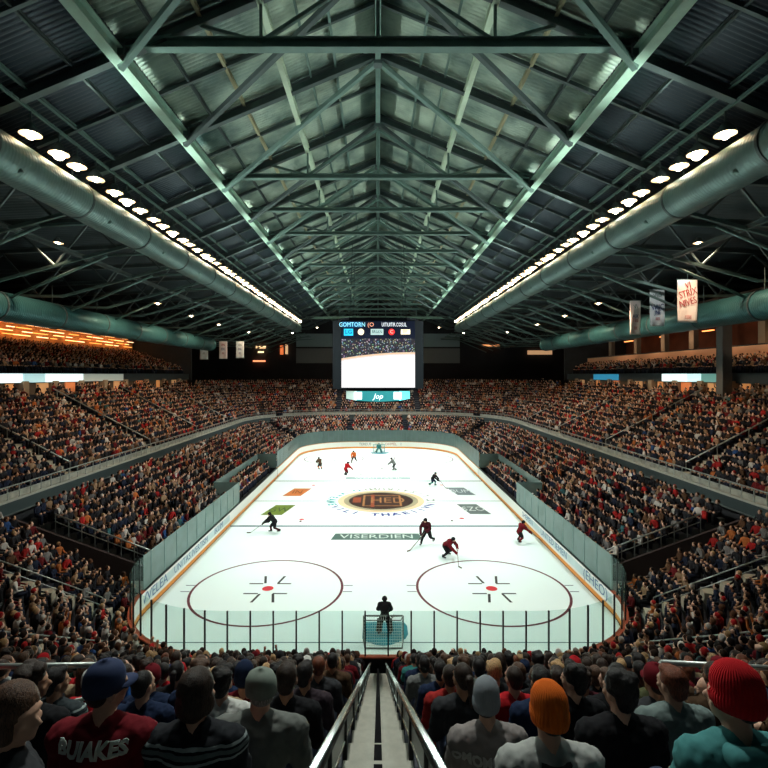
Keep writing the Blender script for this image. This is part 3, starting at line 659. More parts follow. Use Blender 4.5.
# ------------------------------------------------------------------ lamps
LAMP = emit('floodlight_lens', (1,.84,.62), 16); HOUSE = emit('house_lamp_lens', (1,.93,.80), 40); 
def spot(loc, tgt, energy, col, ang=110, blend=.6, rad=.25):
    l = bpy.data.lights.new('flood_beam', 'SPOT'); l.energy = energy; l.color = col; l.spot_size = math.radians(ang); l.spot_blend = blend; l.shadow_soft_size = rad
    o = bpy.data.objects.new('flood_beam', l); COL.objects.link(o); o.location = loc
    o.rotation_euler = (Vector(tgt)-Vector(loc)).to_track_quat('-Z', 'Y').to_euler(); return o
def point(loc, energy, col, rad=.2):
    l = bpy.data.lights.new('lamp_glow', 'POINT'); l.energy = energy; l.color = col; l.shadow_soft_size = rad
    o = bpy.data.objects.new('lamp_glow', l); COL.objects.link(o); o.location = loc; return o
ICE_E, GLOW_E, HOUSE_E = 3950, 25, 1850
lens_bm = MB(); lens_bm.sphere((0,0,-.10), (.15,.15,.15), 14, 10); lens_me = lens_bm.mesh('lens', LAMP, True)
h_bm = MB(); h_bm.lathe([(.0,.28),(.12,.28),(.16,.2),(.34,-.04),(.36,-.12)], n=20); h_bm.lathe([(.36,-.12),(.33,-.10),(.30,-.03),(.14,.12),(0,.14)], n=20, mi=1); h_me = h_bm.mesh('housing', [STEEL_D, pm('halo_tint_reflector', (.95,.72,.48), .35, 0)], True)  # warm bowl colour stands in for the glow halo round each lamp
b_bm = MB(); b_bm.bar((0,0,.25),(0,0,.75),.05,.05); b_me = b_bm.mesh('bracket', STEEL_D)
ORD = ordw+['twenty-'+w for w in ordw[:9]]+['thirtieth']+['thirty-'+w for w in ordw[:9]]+['fortieth']+['forty-'+w for w in ordw[:9]]
ORD = [w if w[0:7] != 'twenty-' else w for w in ORD]
for s, wd in ((-1,'left'),(1,'right')):
    long_beam('lamp_rail', s*15.25, 24.15, .12, .14, STEEL_M, 'thin steel rail carrying the %s row of floodlights' % wd, y0=12, y1=98)
    for i in range(46):
        y = 21.6+1.66*i+(.25 if i % 3 == 1 else 0)
        t = thing('floodlight', 'bright warm floodlight above the %s big duct, %s along the row from the camera' % (wd, ORD[i]), 'floodlight', (s*15.25, y, 23.2), group='floodlights over the %s duct' % wd)
        sc = 1.4 if i % 4 == 1 else .95 if i % 4 == 3 else 1.15
        for nm, me in (('housing', h_me), ('lens', lens_me), ('bracket', b_me)):
            o = link(nm, me, t)
            if nm == 'lens': o.scale = (sc, sc, sc)
        t.scale = (1.25, 1.25, 1.25)  # enlarged to suggest the lamps' wide glow
        if i % 2 == 0: spot((s*15.0, y, 22.9), (-s*2.5, y+(3 if y < 40 else 0), 0), ICE_E*(.66 if y < 36 else 1.0), (.97,1,.95), 80, .5)
        if i % 4 == 0: spot((s*14.7, y, 23.3), (s*4.5, y+1.5, 28.9), 2300, (.88,1,.86), 60, .9, .3)  # extra upward beam added to brighten the inner roof
        if i % 4 == 2: point((s*15.25, y, 22.75), GLOW_E, (1,.93,.82), .2)
# lamps over the stands
hk = 0
spot((22.8, 35, 21.6), (24.4, 44.5, 18.3), 900, (1,.95,.9), 40, .6)  # extra beam added to brighten the banners
for s, wd in ((-1,'left'),(1,'right')):
    for j, (x, y, z) in enumerate(((22.8,35,22.0),(21.5,48,19.6),(22,58,19.6),(22,68,19.6),(21,80,19.6),(16,92,20.5))):
        t = thing('stand_lamp', 'small white lamp over the %s stand between the two ducts, %s from the camera' % (wd, ordw[j]), 'lamp', (s*x, y, z))
        link('housing', h_me, t); o = link('lens', lens_me, t); o.data = lens_me
        spot((s*x, y, z-.45), (s*31, y+1, 6.5), HOUSE_E*(1.05 if j < 3 else .9 if j == 3 else .3), (1,.70,.46), 125, .7)
        spot((s*x, y, z-.46), (s*17.5, y, 0.5), HOUSE_E*(.6 if j < 4 else .2), (1,.72,.50), 70, .7)
for j, x in enumerate((-6, 6)):
    t = thing('stand_lamp', 'small lamp over the far stand, %s of the scoreboard' % ('left' if x < 0 else 'right'), 'lamp', (x*2, 97, 22)); link('housing', h_me, t); link('lens', lens_me, t)
    spot((x*2, 97, 21.5), (x*2, 106, 8), HOUSE_E*.25, (1,.60,.42), 120, .7)
# warm lamps over the near stand corners; unseen one added to brighten the stair
t = thing('stand_lamp', 'added unseen lamp under the ridge, brightening the central stair', 'lamp', (0, 13.5, 27)); link('housing', h_me, t); link('lens', lens_me, t)
spot((0, 13.5, 26.5), (0, 5, 9), HOUSE_E*4.2, (.95,1,.93), 54, .8)
for j, y in enumerate((46, 53, 60, 67, 75)):  # lamps added to brighten the parapet
    t = thing('stand_lamp', 'small added lamp brightening the peach parapet, %s from the camera' % ordw[j], 'lamp', (XR-3.2, y, 19.2)); link('housing', h_me, t); link('lens', lens_me, t)
    spot((XR-3.2, y, 18.75), (XR, y, 14.5), 420, (1,.62,.36), 100, .8)
for s, wd in ((-1,'left'),(1,'right')):
    t = thing('stand_lamp', 'lamp over the %s near corner seats' % wd, 'lamp', (s*21, 24, 20.6)); link('housing', h_me, t); link('lens', lens_me, t)
    spot((s*21, 24, 20.1), (s*13, 19, 3.5), HOUSE_E*1.0, (1,.74,.52), 85, .8)
    t = thing('stand_lamp', 'added unseen lamp brightening the %s half of the near stand' % wd, 'lamp', (s*8, 14, 24.4)); link('housing', h_me, t); link('lens', lens_me, t)
    spot((s*8, 14, 23.9), (s*2.5, 6, 9), HOUSE_E*.9, (.86,1,.95), 75, .8)  # lamp added out of view to light the foreground people

# ------------------------------------------------------------------ scoreboard
SB = thing('scoreboard', 'octagonal hanging video scoreboard showing the ice above centre rink', 'scoreboard', (.0, 52, 14)); SB.scale = (.94, .94, .95)
SBM = pm('scoreboard_housing', (.010,.014,.017), .8, 0, spec=.05)
def octo(hw, ch): return [(-hw+ch,-hw),(hw-ch,-hw),(hw,-hw+ch),(hw,hw-ch),(hw-ch,hw),(-hw+ch,hw),(-hw,hw-ch),(-hw,-hw+ch)]
mb = MB(); mb.prism(octo(4.75,.95), -3.0, 4.0); mb.prism(octo(4.2,1.2), 4.0, 4.35); mb.prism(octo(4.2,1.3), -3.15, -3.0); mb.build('housing', SBM, SB)
# picture: crowd above, sloping orange boards, white ice
SCR, nt, b = nodes_of('video_picture'); N = nt.nodes; Lk = nt.links
tc = N.new('ShaderNodeTexCoord'); sx = N.new('ShaderNodeSeparateXYZ'); Lk.new(tc.outputs['Object'], sx.inputs[0])
def mth(op, a, b_=None):
    n_ = N.new('ShaderNodeMath'); n_.operation = op
    for i, v in enumerate((a, b_)):
        if v is None: continue
        if isinstance(v, (int, float)): n_.inputs[i].default_value = v
        else: Lk.new(v, n_.inputs[i])
    return n_.outputs[0]
edge = mth('SUBTRACT', sx.outputs['Z'], mth('ADD', mth('MULTIPLY', sx.outputs['X'], .085), mth('ADD', .45, mth('MULTIPLY', mth('MULTIPLY', sx.outputs['X'], sx.outputs['X']), -.012))))
cr = N.new('ShaderNodeValToRGB'); cr.color_ramp.interpolation = 'CONSTANT'; mp = N.new('ShaderNodeMapRange'); mp.inputs[1].default_value = -.5; mp.inputs[2].default_value = .5
Lk.new(edge, mp.inputs[0]); Lk.new(mp.outputs[0], cr.inputs[0]); el = cr.color_ramp.elements
el[0].position = 0; el[0].color = (.96,.93,.95,1); el[1].position = .40; el[1].color = (.75,.35,.25,1)
for p, c in ((.43,(.95,.85,.8,1)),(.50,(.95,.5,.2,1)),(.56,(.8,.6,.45,1)),(.64,(.06,.06,.07,1))): q = el.new(p); q.color = c
vo = N.new('ShaderNodeTexVoronoi'); vo.inputs['Scale'].default_value = 5.5; Lk.new(tc.outputs['Object'], vo.inputs['Vector'])
c2 = N.new('ShaderNodeValToRGB'); c2.color_ramp.elements[0].position = .12; c2.color_ramp.elements[0].color = (1,1,1,1); c2.color_ramp.elements[1].position = .4; c2.color_ramp.elements[1].color = (.02,.02,.04,1)
Lk.new(vo.outputs['Distance'], c2.inputs[0])
mxa = N.new('ShaderNodeMix'); mxa.data_type = 'RGBA'; mxa.blend_type = 'MULTIPLY'; mxa.inputs[0].default_value = .75; Lk.new(c2.outputs[0], mxa.inputs[6]); Lk.new(vo.outputs['Color'], mxa.inputs[7])
mk = mth('GREATER_THAN', edge, .14); mxb = N.new('ShaderNodeMix'); mxb.data_type = 'RGBA'; Lk.new(mk, mxb.inputs[0]); Lk.new(cr.outputs[0], mxb.inputs[6]); Lk.new(mxa.outputs[2], mxb.inputs[7])
Lk.new(mxb.outputs[2], b.inputs['Emission Color']); b.inputs['Emission Strength'].default_value = 1.15; b.inputs['Base Color'].default_value = (.02,.02,.02,1)
FY = -4.75
def panel(name, x0, x1, z0, z1, mat, y=FY-.03, t=.05):
    mb = MB(); mb.box(((x0+x1)/2, y, (z0+z1)/2), (x1-x0, t, z1-z0)); return mb.build(name, mat, SB)
panel('video_screen', -3.75, 3.8, -2.86, 2.1, SCR)
panel('header_screen', -3.75, 3.8, 2.12, 3.9, emit('header_dark', (.004,.008,.025), .6))
TX = Matrix.Rotation(PI/2, 4, 'X')
def sbt(txt, x, z, size, col, st=1.2, **k): text_obj('screen_lettering', txt, size, emit('led_text_%d' % int(1000*sum(col)+x*10), col, st), Matrix.Translation((x, FY-.10, z)) @ TX, SB, **k)
panel('score_panel', -3.7, -1.6, 3.28, 3.82, emit('led_blue', (.01,.10,.22), 1), FY-.05)
sbt('GOMTORN', -2.65, 3.52, .62, (.35,.85,1), sx=.85); sbt('(O', -.75, 3.52, .6, (1,.42,.25)); sbt('UITIUITIR.COSUL', 1.65, 3.52, .56, (.9,.95,1), sx=.60)
panel('score_panel', -3.5, -2.55, 2.42, 3.12, emit('led_cyan', (.02,.50,.75), 1.2), FY-.05); sbt('LG', -3.02, 2.78, .6, (.01,.05,.15), .5)
panel('score_panel', -.75, .55, 2.5, 3.1, emit('led_greygreen', (.45,.62,.60), 1), FY-.05); sbt('BRIAN', -.1, 2.8, .5, (.05,.12,.14), .5, sx=.75)
panel('score_panel', 2.35, 3.3, 2.55, 3.05, emit('led_cream', (1,.88,.66), 1.3), FY-.05); sbt('EP', 2.8, 2.8, .45, (.15,.06,.03), .5)
for x, c, st in ((-1.75,(1,.78,.55),1.3),(1.4,(.85,.03,.03),1.1)):
    mb = MB(); mb.tube((x,FY-.08,2.8),(x,FY-.02,2.8),.32,n=24); mb.build('round_logo', emit('led_round_%d' % int(x*10), c, st), SB)
sbt('C', 1.4, 2.8, .5, (1,.6,.5), 1.2)
# lower ring: curved underside board
rg = [(-3.3,-4.3),(-2.2,-4.72),(0,-4.9),(2.2,-4.72),(3.3,-4.3)]
cols = [(( .45,.60,.55),.7,'led_ring_grey'),((.02,.22,.24),.8,'led_ring_teal'),((.02,.22,.24),.8,'led_ring_teal'),((.15,.75,.78),1.1,'led_ring_cyan')]
for i, (a, c_) in enumerate(zip(rg[:-1], rg[1:])):
    n0 = -4.05-(.16 if abs(a[0]) < 3 else 0); 
    za, zb = (-4.0 if abs(a[0]) > 3 else -4.2 if abs(a[0]) > 1 else -4.3), (-4.0 if abs(c_[0]) > 3 else -4.2 if abs(c_[0]) > 1 else -4.3)
    mb = MB(); V = [(a[0],a[1],za),(c_[0],c_[1],zb),(c_[0],c_[1],-3.22),(a[0],a[1],-3.22)]; V += [(x, y+.12, z) for x, y, z in V]
    mb.add(V, [(0,1,2,3),(7,6,5,4),(0,4,5,1),(1,5,6,2),(2,6,7,3),(3,7,4,0)]); mb.build('ring_screen', emit(cols[i][2], cols[i][0], cols[i][1]), SB)
for x in (-2.05, 2.0):
    panel('ring_panel', x-.4, x+.4, -4.05, -3.3, emit('led_ring_white', (.85,1,1), 1.2), -4.84)
text_obj('screen_lettering', 'Jop', .75, emit('led_script', (.9,1,1), 1.3), Matrix.Translation((0, -5.0, -3.75)) @ TX, SB, shear=.3)
mb = MB(); mb.prism([(-3.2,-4.2),(-2.2,-4.6),(0,-4.8),(2.2,-4.6),(3.2,-4.2),(3.2,3.5),(-3.2,3.5)][::-1], -4.1, -3.18); mb.build('lower_ring', SBM, SB)
mb = MB(); mb.prism([(-2.6,-3.6),(2.6,-3.6),(2.6,3),(-2.6,3)][::-1], -4.4, -4.1); mb.build('lower_cap', SBM, SB)
for x in (-3, 3):
    for y in (-3, 3):
        mb = MB(); mb.bar((x,y,4.3),(x*.9,y*1.0,12.4),.06,.06); mb.build('cable', STEEL_D, SB)
mb = MB()
for x in (-2.4, -.8, .8, 2.4): mb.bar((x,-4,4.35),(x,-4,5.2),.08,.08)
mb.bar((-4,-4,5.2),(4,-4,5.2),.15,.15); mb.bar((-4,-4,4.5),(-4,-4,5.2),.1,.1); mb.bar((4,-4,4.5),(4,-4,5.2),.1,.1); mb.build('hanging_frame', STEEL_M, SB)

# ------------------------------------------------------------------ banners
def banner(x, y, zt, wd_, ht, cloth, lines, lab):
    t = thing('banner', lab, 'banner', (x, y, zt)); V = []; F = []; n = 10; k = 14
    for j in range(k+1):
        for i in range(n+1): V.append((-wd_/2+wd_*i/n, .05*math.sin(i*.9+j*.3)*j/k, -ht*j/k))
    for j in range(k):
        for i in range(n): a = j*(n+1)+i; F.append((a, a+n+1, a+n+2, a+1))
    mb = MB(); mb.v, mb.f, mb.m = V, F, [0]*len(F); o = mb.build('cloth', cloth, t, True); so = o.modifiers.new('s', 'SOLIDIFY'); so.thickness = .015
    mb = MB(); mb.tube((-wd_/2-.08,0,.02),(wd_/2+.08,0,.02),.03); mb.tube((0,0,.02),(0,0,max(.8, 20.4-zt)),.015,n=6); mb.build('hanging_rod', STEEL_M, t, True)
    for txt, zz, sz, m_, rot in lines:
        M = Matrix.Translation((0, -.09, zz)) @ Matrix.Rotation(rot, 4, 'Y') @ TX
        text_obj('banner_lettering', txt, sz, m_, M, t, sx=.7)
    return t
RED = pm('red_banner_ink', (.42,.03,.04), .7); NAVY = pm('navy_banner_ink', (.03,.06,.22), .7); GREY = pm('grey_banner_ink', (.18,.26,.27), .7)
WB = pm('white_banner_cloth', (.92,.86,.84), .8, 0, .06); PB = pm('pale_blue_banner_cloth', (.75,.84,.88), .8, 0, .1); PK = pm('pinkish_banner_cloth', (.88,.80,.80), .8, 0, .1)
banner(23.9, 38, 19.85, 1.55, 3.3, WB, [('VI', -.45, .75, RED, -.25), ('STRIX', -1.05, .78, RED, -.3), ('NIVES', -1.75, .75, RED, -.3), ('IIIIIII', -2.9, .42, RED, 0)], 'large white banner with red slanted lettering, nearest of the three over the right duct')
banner(24.4, 43, 19.95, 1.3, 3.2, PB, [('VIIII', -.5, .65, GREY, -.3), ('WIIC', -1.55, .7, NAVY, -.1), ('JNE', -2.0, .5, NAVY, 0), ('IIISI', -2.55, .35, RED, 0)], 'pale blue banner with navy lettering, middle of the three over the right duct')
banner(25.1, 48, 19.75, 1.05, 3.3, PK, [('VI', -.6, .6, GREY, -.3), ('AIK', -1.55, .55, NAVY, 0), ('TBE', -1.95, .5, RED, 0), ('IIII', -2.7, .45, RED, 0)], 'narrow pinkish banner, farthest of the three over the right duct')
for i, (x, c, lab) in enumerate(((-29.0, PB, 'small pale blue banner at the far end, nearest the side wall'), (-25.8, PK, 'small pinkish banner at the far end, middle of three'), (-23.0, PB, 'small pale banner at the far end, nearest the scoreboard'))):
    banner(x, 82, 18.1, 1.35, 3.0-.1*i, c, [('VIN', -.6, .55, (NAVY,RED,GREY)[i], 0), ('EBE', -1.3, .55, NAVY, 0), ('IIII', -2.0, .5, (GREY,RED,NAVY)[i], 0)], lab)
# ------------------------------------------------------------------ centre stair with its hand rails
mb = MB()
for r in range(-4, 21):
    d = 2.6+.8*r; z = near_z(r)
    mb.box((0, d+.26, z+.02), (.62, .2, .08)); mb.box((0, d-.14, z+.22), (.62, .62, .48))
struct(mb.build('stair_centre', CONC_L))
def zrail(d): return 10.42-.553*(d-2.6)
for s, wd in ((-1,'left'),(1,'right')):
    t = thing('stair_handrail', 'polished steel handrail on the %s side of the central stair' % wd, 'handrail', (s*.33, 2, near_z(0)))
    T = Matrix.Translation(-t.location)
    def lk(mb, nm, m): o = mb.build(nm, m, t, nm.endswith('rail')); o.data.transform(T); return o
    mb = MB(); mb.tube((s*.33, 1.2, zrail(1.2)), (s*.30, 18.9, zrail(18.9)), .038, n=14); lk(mb, 'top_rail', CHROME)
    mb = MB(); mb.tube((s*.34, 1.2, zrail(1.2)-.30), (s*.31, 18.9, zrail(18.9)-.30), .016, n=8); lk(mb, 'lower_rail', CHROME)
    mb = MB(); mb.bar((s*.345, 1.2, zrail(1.2)-.17), (s*.315, 18.9, zrail(18.9)-.17), .012, .2); lk(mb, 'infill_panel', pm('grey_infill', (.22,.25,.24), .35, .6))
    for k in range(12):
        d = 1.7+1.6*k
        if d > 18.9: break
        mb = MB(); mb.bar((s*.33, d, zrail(d)-1.1), (s*.33, d, zrail(d)-.02), .045, .045, up=(1,0,0)); lk(mb, 'post', BLACK)
t = thing('centre_rail', 'black centre rail with short posts running down the middle of the stair', 'handrail', (0, 2, near_z(0))); T = Matrix.Translation(-t.location)
MATTE = pm('matte_black_rail', (.008,.008,.009), .95, 0, spec=.02); mb = MB(); mb.bar((0,1.2,zrail(1.2)-.5),(0,18.8,zrail(18.8)-.25),.075,.12); o = mb.build('rail', MATTE, t); o.data.transform(T)
for k in range(12):
    d = 1.9+1.6*k
    if d < 18.8: mb = MB(); mb.bar((0,d,zrail(d)-1.1),(0,d,zrail(d)-.45),.04,.04,up=(1,0,0)); o = mb.build('post', BLACK, t); o.data.transform(T)
# short guard rails at the sides
for s, x0, x1, z0, z1, wd in ((-1, -3.75, -2.42, 9.86, 9.88, 'left'), (1, 2.56, 4.1, 9.90, 9.82, 'right')):
    t = thing('guard_rail', 'pale metal guard rail among the front seats at the %s edge' % wd, 'railing', ((x0+x1)/2, 4.45, 8.5)); T = Matrix.Translation(-t.location)
    mb = MB(); mb.tube((x0,4.45,z0),(x1,4.45,z1),.024,n=12); o = mb.build('top_rail', RAILM, t, True); o.data.transform(T)
    xi = x1 if s < 0 else x0
    mb = MB(); mb.pipe([(xi,4.45,z1 if s < 0 else z0),(xi+.04*s,4.45,9.5),(xi-.05*s,4.45,8.3)], .022, 10); o = mb.build('end_post', RAILM, t, True); o.data.transform(T)
    mb = MB(); mb.tube((xi+.04*s,4.45,9.62),(xi+s*.75,4.45,9.45),.018,n=8); o = mb.build('mid_rail', RAILM, t, True); o.data.transform(T)
    xo = x0 if s < 0 else x1
    mb = MB(); mb.tube((xo,4.45,z0),(xo,4.45,8.3),.022,n=8); o = mb.build('end_post', RAILM, t, True); o.data.transform(T)

# ------------------------------------------------------------------ people: seated figures grown from joints
SKIN = [pm('skin_light', (.62,.36,.25), .55, 0, .06, 20), pm('skin_tan', (.48,.25,.15), .55, 0, .06, 20), pm('skin_brown', (.20,.09,.05), .55, 0, .06, 20)]
HAIRC = {'black': (.008,.006,.006), 'dark brown': (.025,.013,.008), 'brown': (.075,.035,.018), 'blonde': (.42,.25,.11), 'grey': (.25,.23,.21), 'auburn': (.16,.045,.02)}
def hairmat(name, col):
    m, nt, b = nodes_of(name); setb(b, .45, 0, .35)
    tc = nt.nodes.new('ShaderNodeTexCoord'); mp = nt.nodes.new('ShaderNodeMapping'); mp.inputs['Scale'].default_value = (150, 150, 14)
    nz = nt.nodes.new('ShaderNodeTexNoise'); nz.inputs['Scale'].default_value = 1; nz.inputs['Detail'].default_value = 4; nz.inputs['Distortion'].default_value = 1.5
    nt.links.new(tc.outputs['Object'], mp.inputs[0]); nt.links.new(mp.outputs[0], nz.inputs['Vector'])
    cr = nt.nodes.new('ShaderNodeValToRGB'); e = cr.color_ramp.elements; e[0].position = .35; e[0].color = (*[q*.35 for q in col], 1); e[1].position = .65; e[1].color = (*[min(1, q*1.9+.004) for q in col], 1)
    bp = nt.nodes.new('ShaderNodeBump'); bp.inputs['Strength'].default_value = .9; bp.inputs['Distance'].default_value = .006
    nt.links.new(nz.outputs['Fac'], cr.inputs[0]); nt.links.new(cr.outputs[0], b.inputs['Base Color']); nt.links.new(nz.outputs['Fac'], bp.inputs['Height']); nt.links.new(bp.outputs['Normal'], b.inputs['Normal'])
    return m
HAIR = {k: hairmat('hair_'+k.replace(' ', '_'), v) for k, v in HAIRC.items()}
CL = {'black': (.012,.012,.014), 'charcoal': (.035,.036,.04), 'navy': (.012,.022,.055), 'dark red': (.14,.008,.014), 'bright red': (.42,.012,.018), 'grey': (.16,.165,.16), 'light grey': (.38,.39,.37), 'white': (.62,.62,.58),
      'maroon': (.06,.008,.014), 'orange': (.60,.13,.02), 'brown': (.08,.045,.025), 'teal': (.04,.20,.19), 'blue': (.02,.09,.30), 'olive': (.07,.075,.035), 'dark green': (.015,.05,.035), 'tan': (.34,.24,.15)}
CLM = {k: pm('cloth_'+k.replace(' ', '_'), v, .9, 0, .2, 14, .25, 220, spec=.15) for k, v in CL.items()}
JEANS = pm('denim', (.03,.045,.09), .9, 0, .3, 20, .2, 200)
EYEW = pm('eye_white', (.7,.68,.64), .3)
def human(jt, head_yaw=0, head_pitch=0, heavy=1.0, hands=True, curl=.6):
    """primitive lists for the skin from a dict of joints"""
    g = {}; V = Vector
    pel, che, nb_, hd = V(jt['pelvis']), V(jt['chest']), V(jt['neck']), V(jt['head'])
    g['torso'] = [p_ell(pel, (.165*heavy,.125*heavy,.125)), p_cap(pel+V((0,0,.02)), (pel+che)/2, .13*heavy, .125*heavy), p_cap((pel+che)/2, che, .128*heavy, .13*heavy), p_ell(che, (.18*heavy,.12*heavy,.17)),
                  p_cap(V(jt['sL'])*.8+V(jt['sR'])*.2, V(jt['sL'])*.2+V(jt['sR'])*.8, .082, .082), p_cap(V(jt['sL']), (nb_*.85+V(jt['sL'])*.15), .064, .040), p_cap(V(jt['sR']), (nb_*.85+V(jt['sR'])*.15), .064, .040), p_ell(V(jt['sL']), (.07,.072,.07)), p_ell(V(jt['sR']), (.07,.072,.07))]
    g['neck'] = [p_cap(nb_-(hd-nb_)*.4, hd, .064, .052)]
    R = Matrix.Rotation(head_yaw, 3, 'Z') @ Matrix.Rotation(head_pitch, 3, 'X')
    H = lambda x, y, z: hd+R@V((x, y, z))
    h = [p_ell(H(0,-.008,.035), (.077,.098,.098), R), p_ell(H(0,.035,-.035), (.058,.062,.072), R), p_ell(H(0,.072,-.078), (.024,.02,.02), R), p_cap(H(0,.088,.015), H(0,.112,-.018), .010, .015),
         p_ell(H(0,.088,-.048), (.026,.014,.011), R), p_ell(H(0,.075,.035), (.06,.022,.016), R)]
    for s in (-1, 1): h.append(p_ell(H(s*.079,-.005,-.003), (.012,.022,.034), R)); h.append(p_ell(H(s*.045,.065,-.015), (.022,.018,.02), R))
    g['head'] = h; g['eyes'] = [p_ell(H(s*.030,.083,.012), (.013,.009,.009), R) for s in (-1, 1)]
    for s, k in ((-1,'L'),(1,'R')):
        S_, E, W_ = V(jt['s'+k]), V(jt['e'+k]), V(jt['w'+k])
        g['arm'+k] = [p_cap(S_, E, .056*heavy, .044), p_cap(E, W_, .044, .030)]
        d = (W_-E).normalized(); up = V((0,0,1)) if abs(d.z) < .85 else V((0,1,0)); sd = d.cross(up).normalized(); n_ = sd.cross(d).normalized()
        hn = []
        if hands:
            P = W_+d*.05; hn.append(p_ell(P, (.040,.040,.024))); hn.append(p_cap(W_, P, .027, .032))
            for q, L in ((-1.5,.062),(-.5,.075),(.5,.070),(1.5,.052)):
                a = P+d*.032+sd*q*.019; b_ = a+(d*math.cos(curl*.6)-n_*math.sin(curl*.6))*L*.55; c_ = b_+(d*math.cos(curl*1.6)-n_*math.sin(curl*1.6))*L*.5
                hn += [p_cap(a, b_, .0105, .0095, 8), p_cap(b_, c_, .0095, .008, 8)]
            a = P-d*.02+sd*(-s)*.03; hn.append(p_cap(a, a+d*.03+sd*(-s)*.028, .012, .011, 8)); hn.append(p_cap(a+d*.03+sd*(-s)*.028, a+d*.058+sd*(-s)*.03-n_*.008, .011, .009, 8))
        g['hand'+k] = hn
        Hh, K, A = V(jt['h'+k]), V(jt['k'+k]), V(jt['a'+k]); f = V(jt.get('f'+k, (0,1,0)))
        g['leg'+k] = [p_cap(Hh, K, .088*heavy, .060), p_cap(K, A, .058, .040)]
        g['foot'+k] = [p_cap(A+V((0,0,-.04))-f*.04, A+V((0,0,-.055))+f*.15, .045, .033)]
    return g
def fat(prims, d):
    """the same shapes pushed outward by d"""
    out = []
    for P, F in prims:
        c = sum(P, Vector())/len(P); q = []
        n = MB(); n.add(P, F); me = n.mesh('f', []); 
        for v, nn in zip(me.vertices, me.vertex_normals): q.append(v.co+nn.vector*d)
        if (q[0]-c).length < (P[0]-c).length: q = [v.co-nn.vector*d for v, nn in zip(me.vertices, me.vertex_normals)]
        bpy.data.meshes.remove(me); out.append((q, F))
    return out
def seated_joints(lean, arms):
    def L(p):
        x, y, z = p; t = min(1, max(0, (z-.55)/.2)); a = -lean*t; dy, dz = y, z-.55
        return (x, dy*math.cos(a)-dz*math.sin(a), .55+dy*math.sin(a)+dz*math.cos(a))
    j = dict(pelvis=(0,0,.55), chest=L((0,0,.86)), neck=L((0,-.005,1.035)), head=L((0,.012,1.19)), sL=L((-.188,0,.952)), sR=L((.188,0,.952)))
    if arms == 'lap': e, w_ = (.245,.05+lean*.3,.70), (.12,.30,.65)
    elif arms == 'knees': e, w_ = (.235,.36,.64), (.07,.52,.70)
    elif arms == 'crossed': e, w_ = (.245,.10,.74), (-.02,.20,.79)
    elif arms == 'drink': e, w_ = (.25,.10,.72), (.12,.30,.86)
    j['eL'], j['wL'] = (-e[0],e[1],e[2]), (-w_[0],w_[1],w_[2]-(.05 if arms == 'crossed' else 0)); j['eR'], j['wR'] = e, w_
    if arms == 'drink': j['wL'] = (-.12,.30,.65)
    for s, k in ((-1,'L'),(1,'R')): j['h'+k] = (s*.095,.02,.54); j['k'+k] = (s*.13,.42,.52); j['a'+k] = (s*.12,.40,.11)
    return j, L
FIG = {}
def figure(lean, arms, yaw, heavy=1.0):
    key = (lean, arms, yaw, heavy)
    if key in FIG: return FIG[key]
    j, L = seated_joints(lean, arms); pitch = -lean*.35
    g = human(j, yaw, pitch, heavy)
    body = remesh('person_body', g['torso']+g['neck']+g['head']+g['armL']+g['armR']+g['handL']+g['handR']+g['legL']+g['legR']+g['footL']+g['footR'], .0115, SKIN[0], 2)
    jk = ('jacket', lean, arms, heavy)
    if jk not in FIG:
        FIG[jk] = (remesh('jacket_cloth', fat(g['torso']+g['armL']+g['armR'], .022), .0125, CLM['black'], 3, .030, .11, folds=.016),
                   remesh('trouser_cloth', fat([g['torso'][0]]+g['legL']+g['legR'], .018)+fat(g['footL']+g['footR'], .006), .016, JEANS, 3, .012))
    M = Matrix.Translation(Vector(j['head'])) @ Matrix.Rotation(yaw, 4, 'Z') @ Matrix.Rotation(pitch, 4, 'X')
    eb = MB()
    for P, F in g['eyes']: eb.add(P, F)
    FIG[key] = dict(body=body, jacket=FIG[jk][0], trousers=FIG[jk][1], M=M, joints=j, eyes=eb.mesh('eyes', EYEW, True))
    return FIG[key]
# hair and hats, modelled round a head whose centre is the origin, face toward +y
HM = {}
HM['short hair'] = remesh('hair_short', [p_ell((0,-.020,.050), (.086,.100,.098)), p_ell((0,-.055,-.01), (.070,.056,.075)), p_ell((0,.03,.105), (.06,.06,.035))], .008, HAIR['black'], 2, .008, .04)
HM['cropped hair'] = remesh('hair_cropped', [p_ell((0,-.020,.044), (.082,.096,.096)), p_ell((0,-.05,-.005), (.070,.055,.065))], .008, HAIR['black'], 2)
HM['tousled hair'] = remesh('hair_tousled', [p_ell((0,-.022,.060), (.090,.104,.100)), p_ell((0,-.06,0), (.076,.058,.085)), p_ell((.03,.04,.12), (.06,.05,.04)), p_ell((-.04,-.02,.13), (.05,.05,.035)), p_ell((.05,-.05,.11), (.05,.05,.04))], .008, HAIR['black'], 2, .02, .05)
HM['long hair'] = remesh('hair_long', [p_ell((0,-.020,.050), (.090,.104,.100)), p_cap((0,-.06,.02), (0,-.095,-.20), .082, .062), p_cap((.065,-.02,0), (.06,-.05,-.2), .035, .028), p_cap((-.065,-.02,0), (-.06,-.05,-.2), .035, .028)], .009, HAIR['black'], 3, .012, .04)
HM['bobbed hair'] = remesh('hair_bob', [p_ell((0,-.018,.052), (.092,.106,.102)), p_ell((0,-.04,-.03), (.096,.080,.085)), p_ell((.07,0,-.03), (.028,.05,.06)), p_ell((-.07,0,-.03), (.028,.05,.06))], .009, HAIR['black'], 3, .010, .04)
HM['ponytail'] = remesh('hair_ponytail', [p_ell((0,-.018,.048), (.084,.098,.096)), p_ell((0,-.05,-.005), (.066,.052,.06)), p_ell((0,-.125,.055), (.036,.036,.036)), p_cap((0,-.14,.03), (0,-.15,-.15), .034, .016)], .008, HAIR['black'], 2, .008, .04)
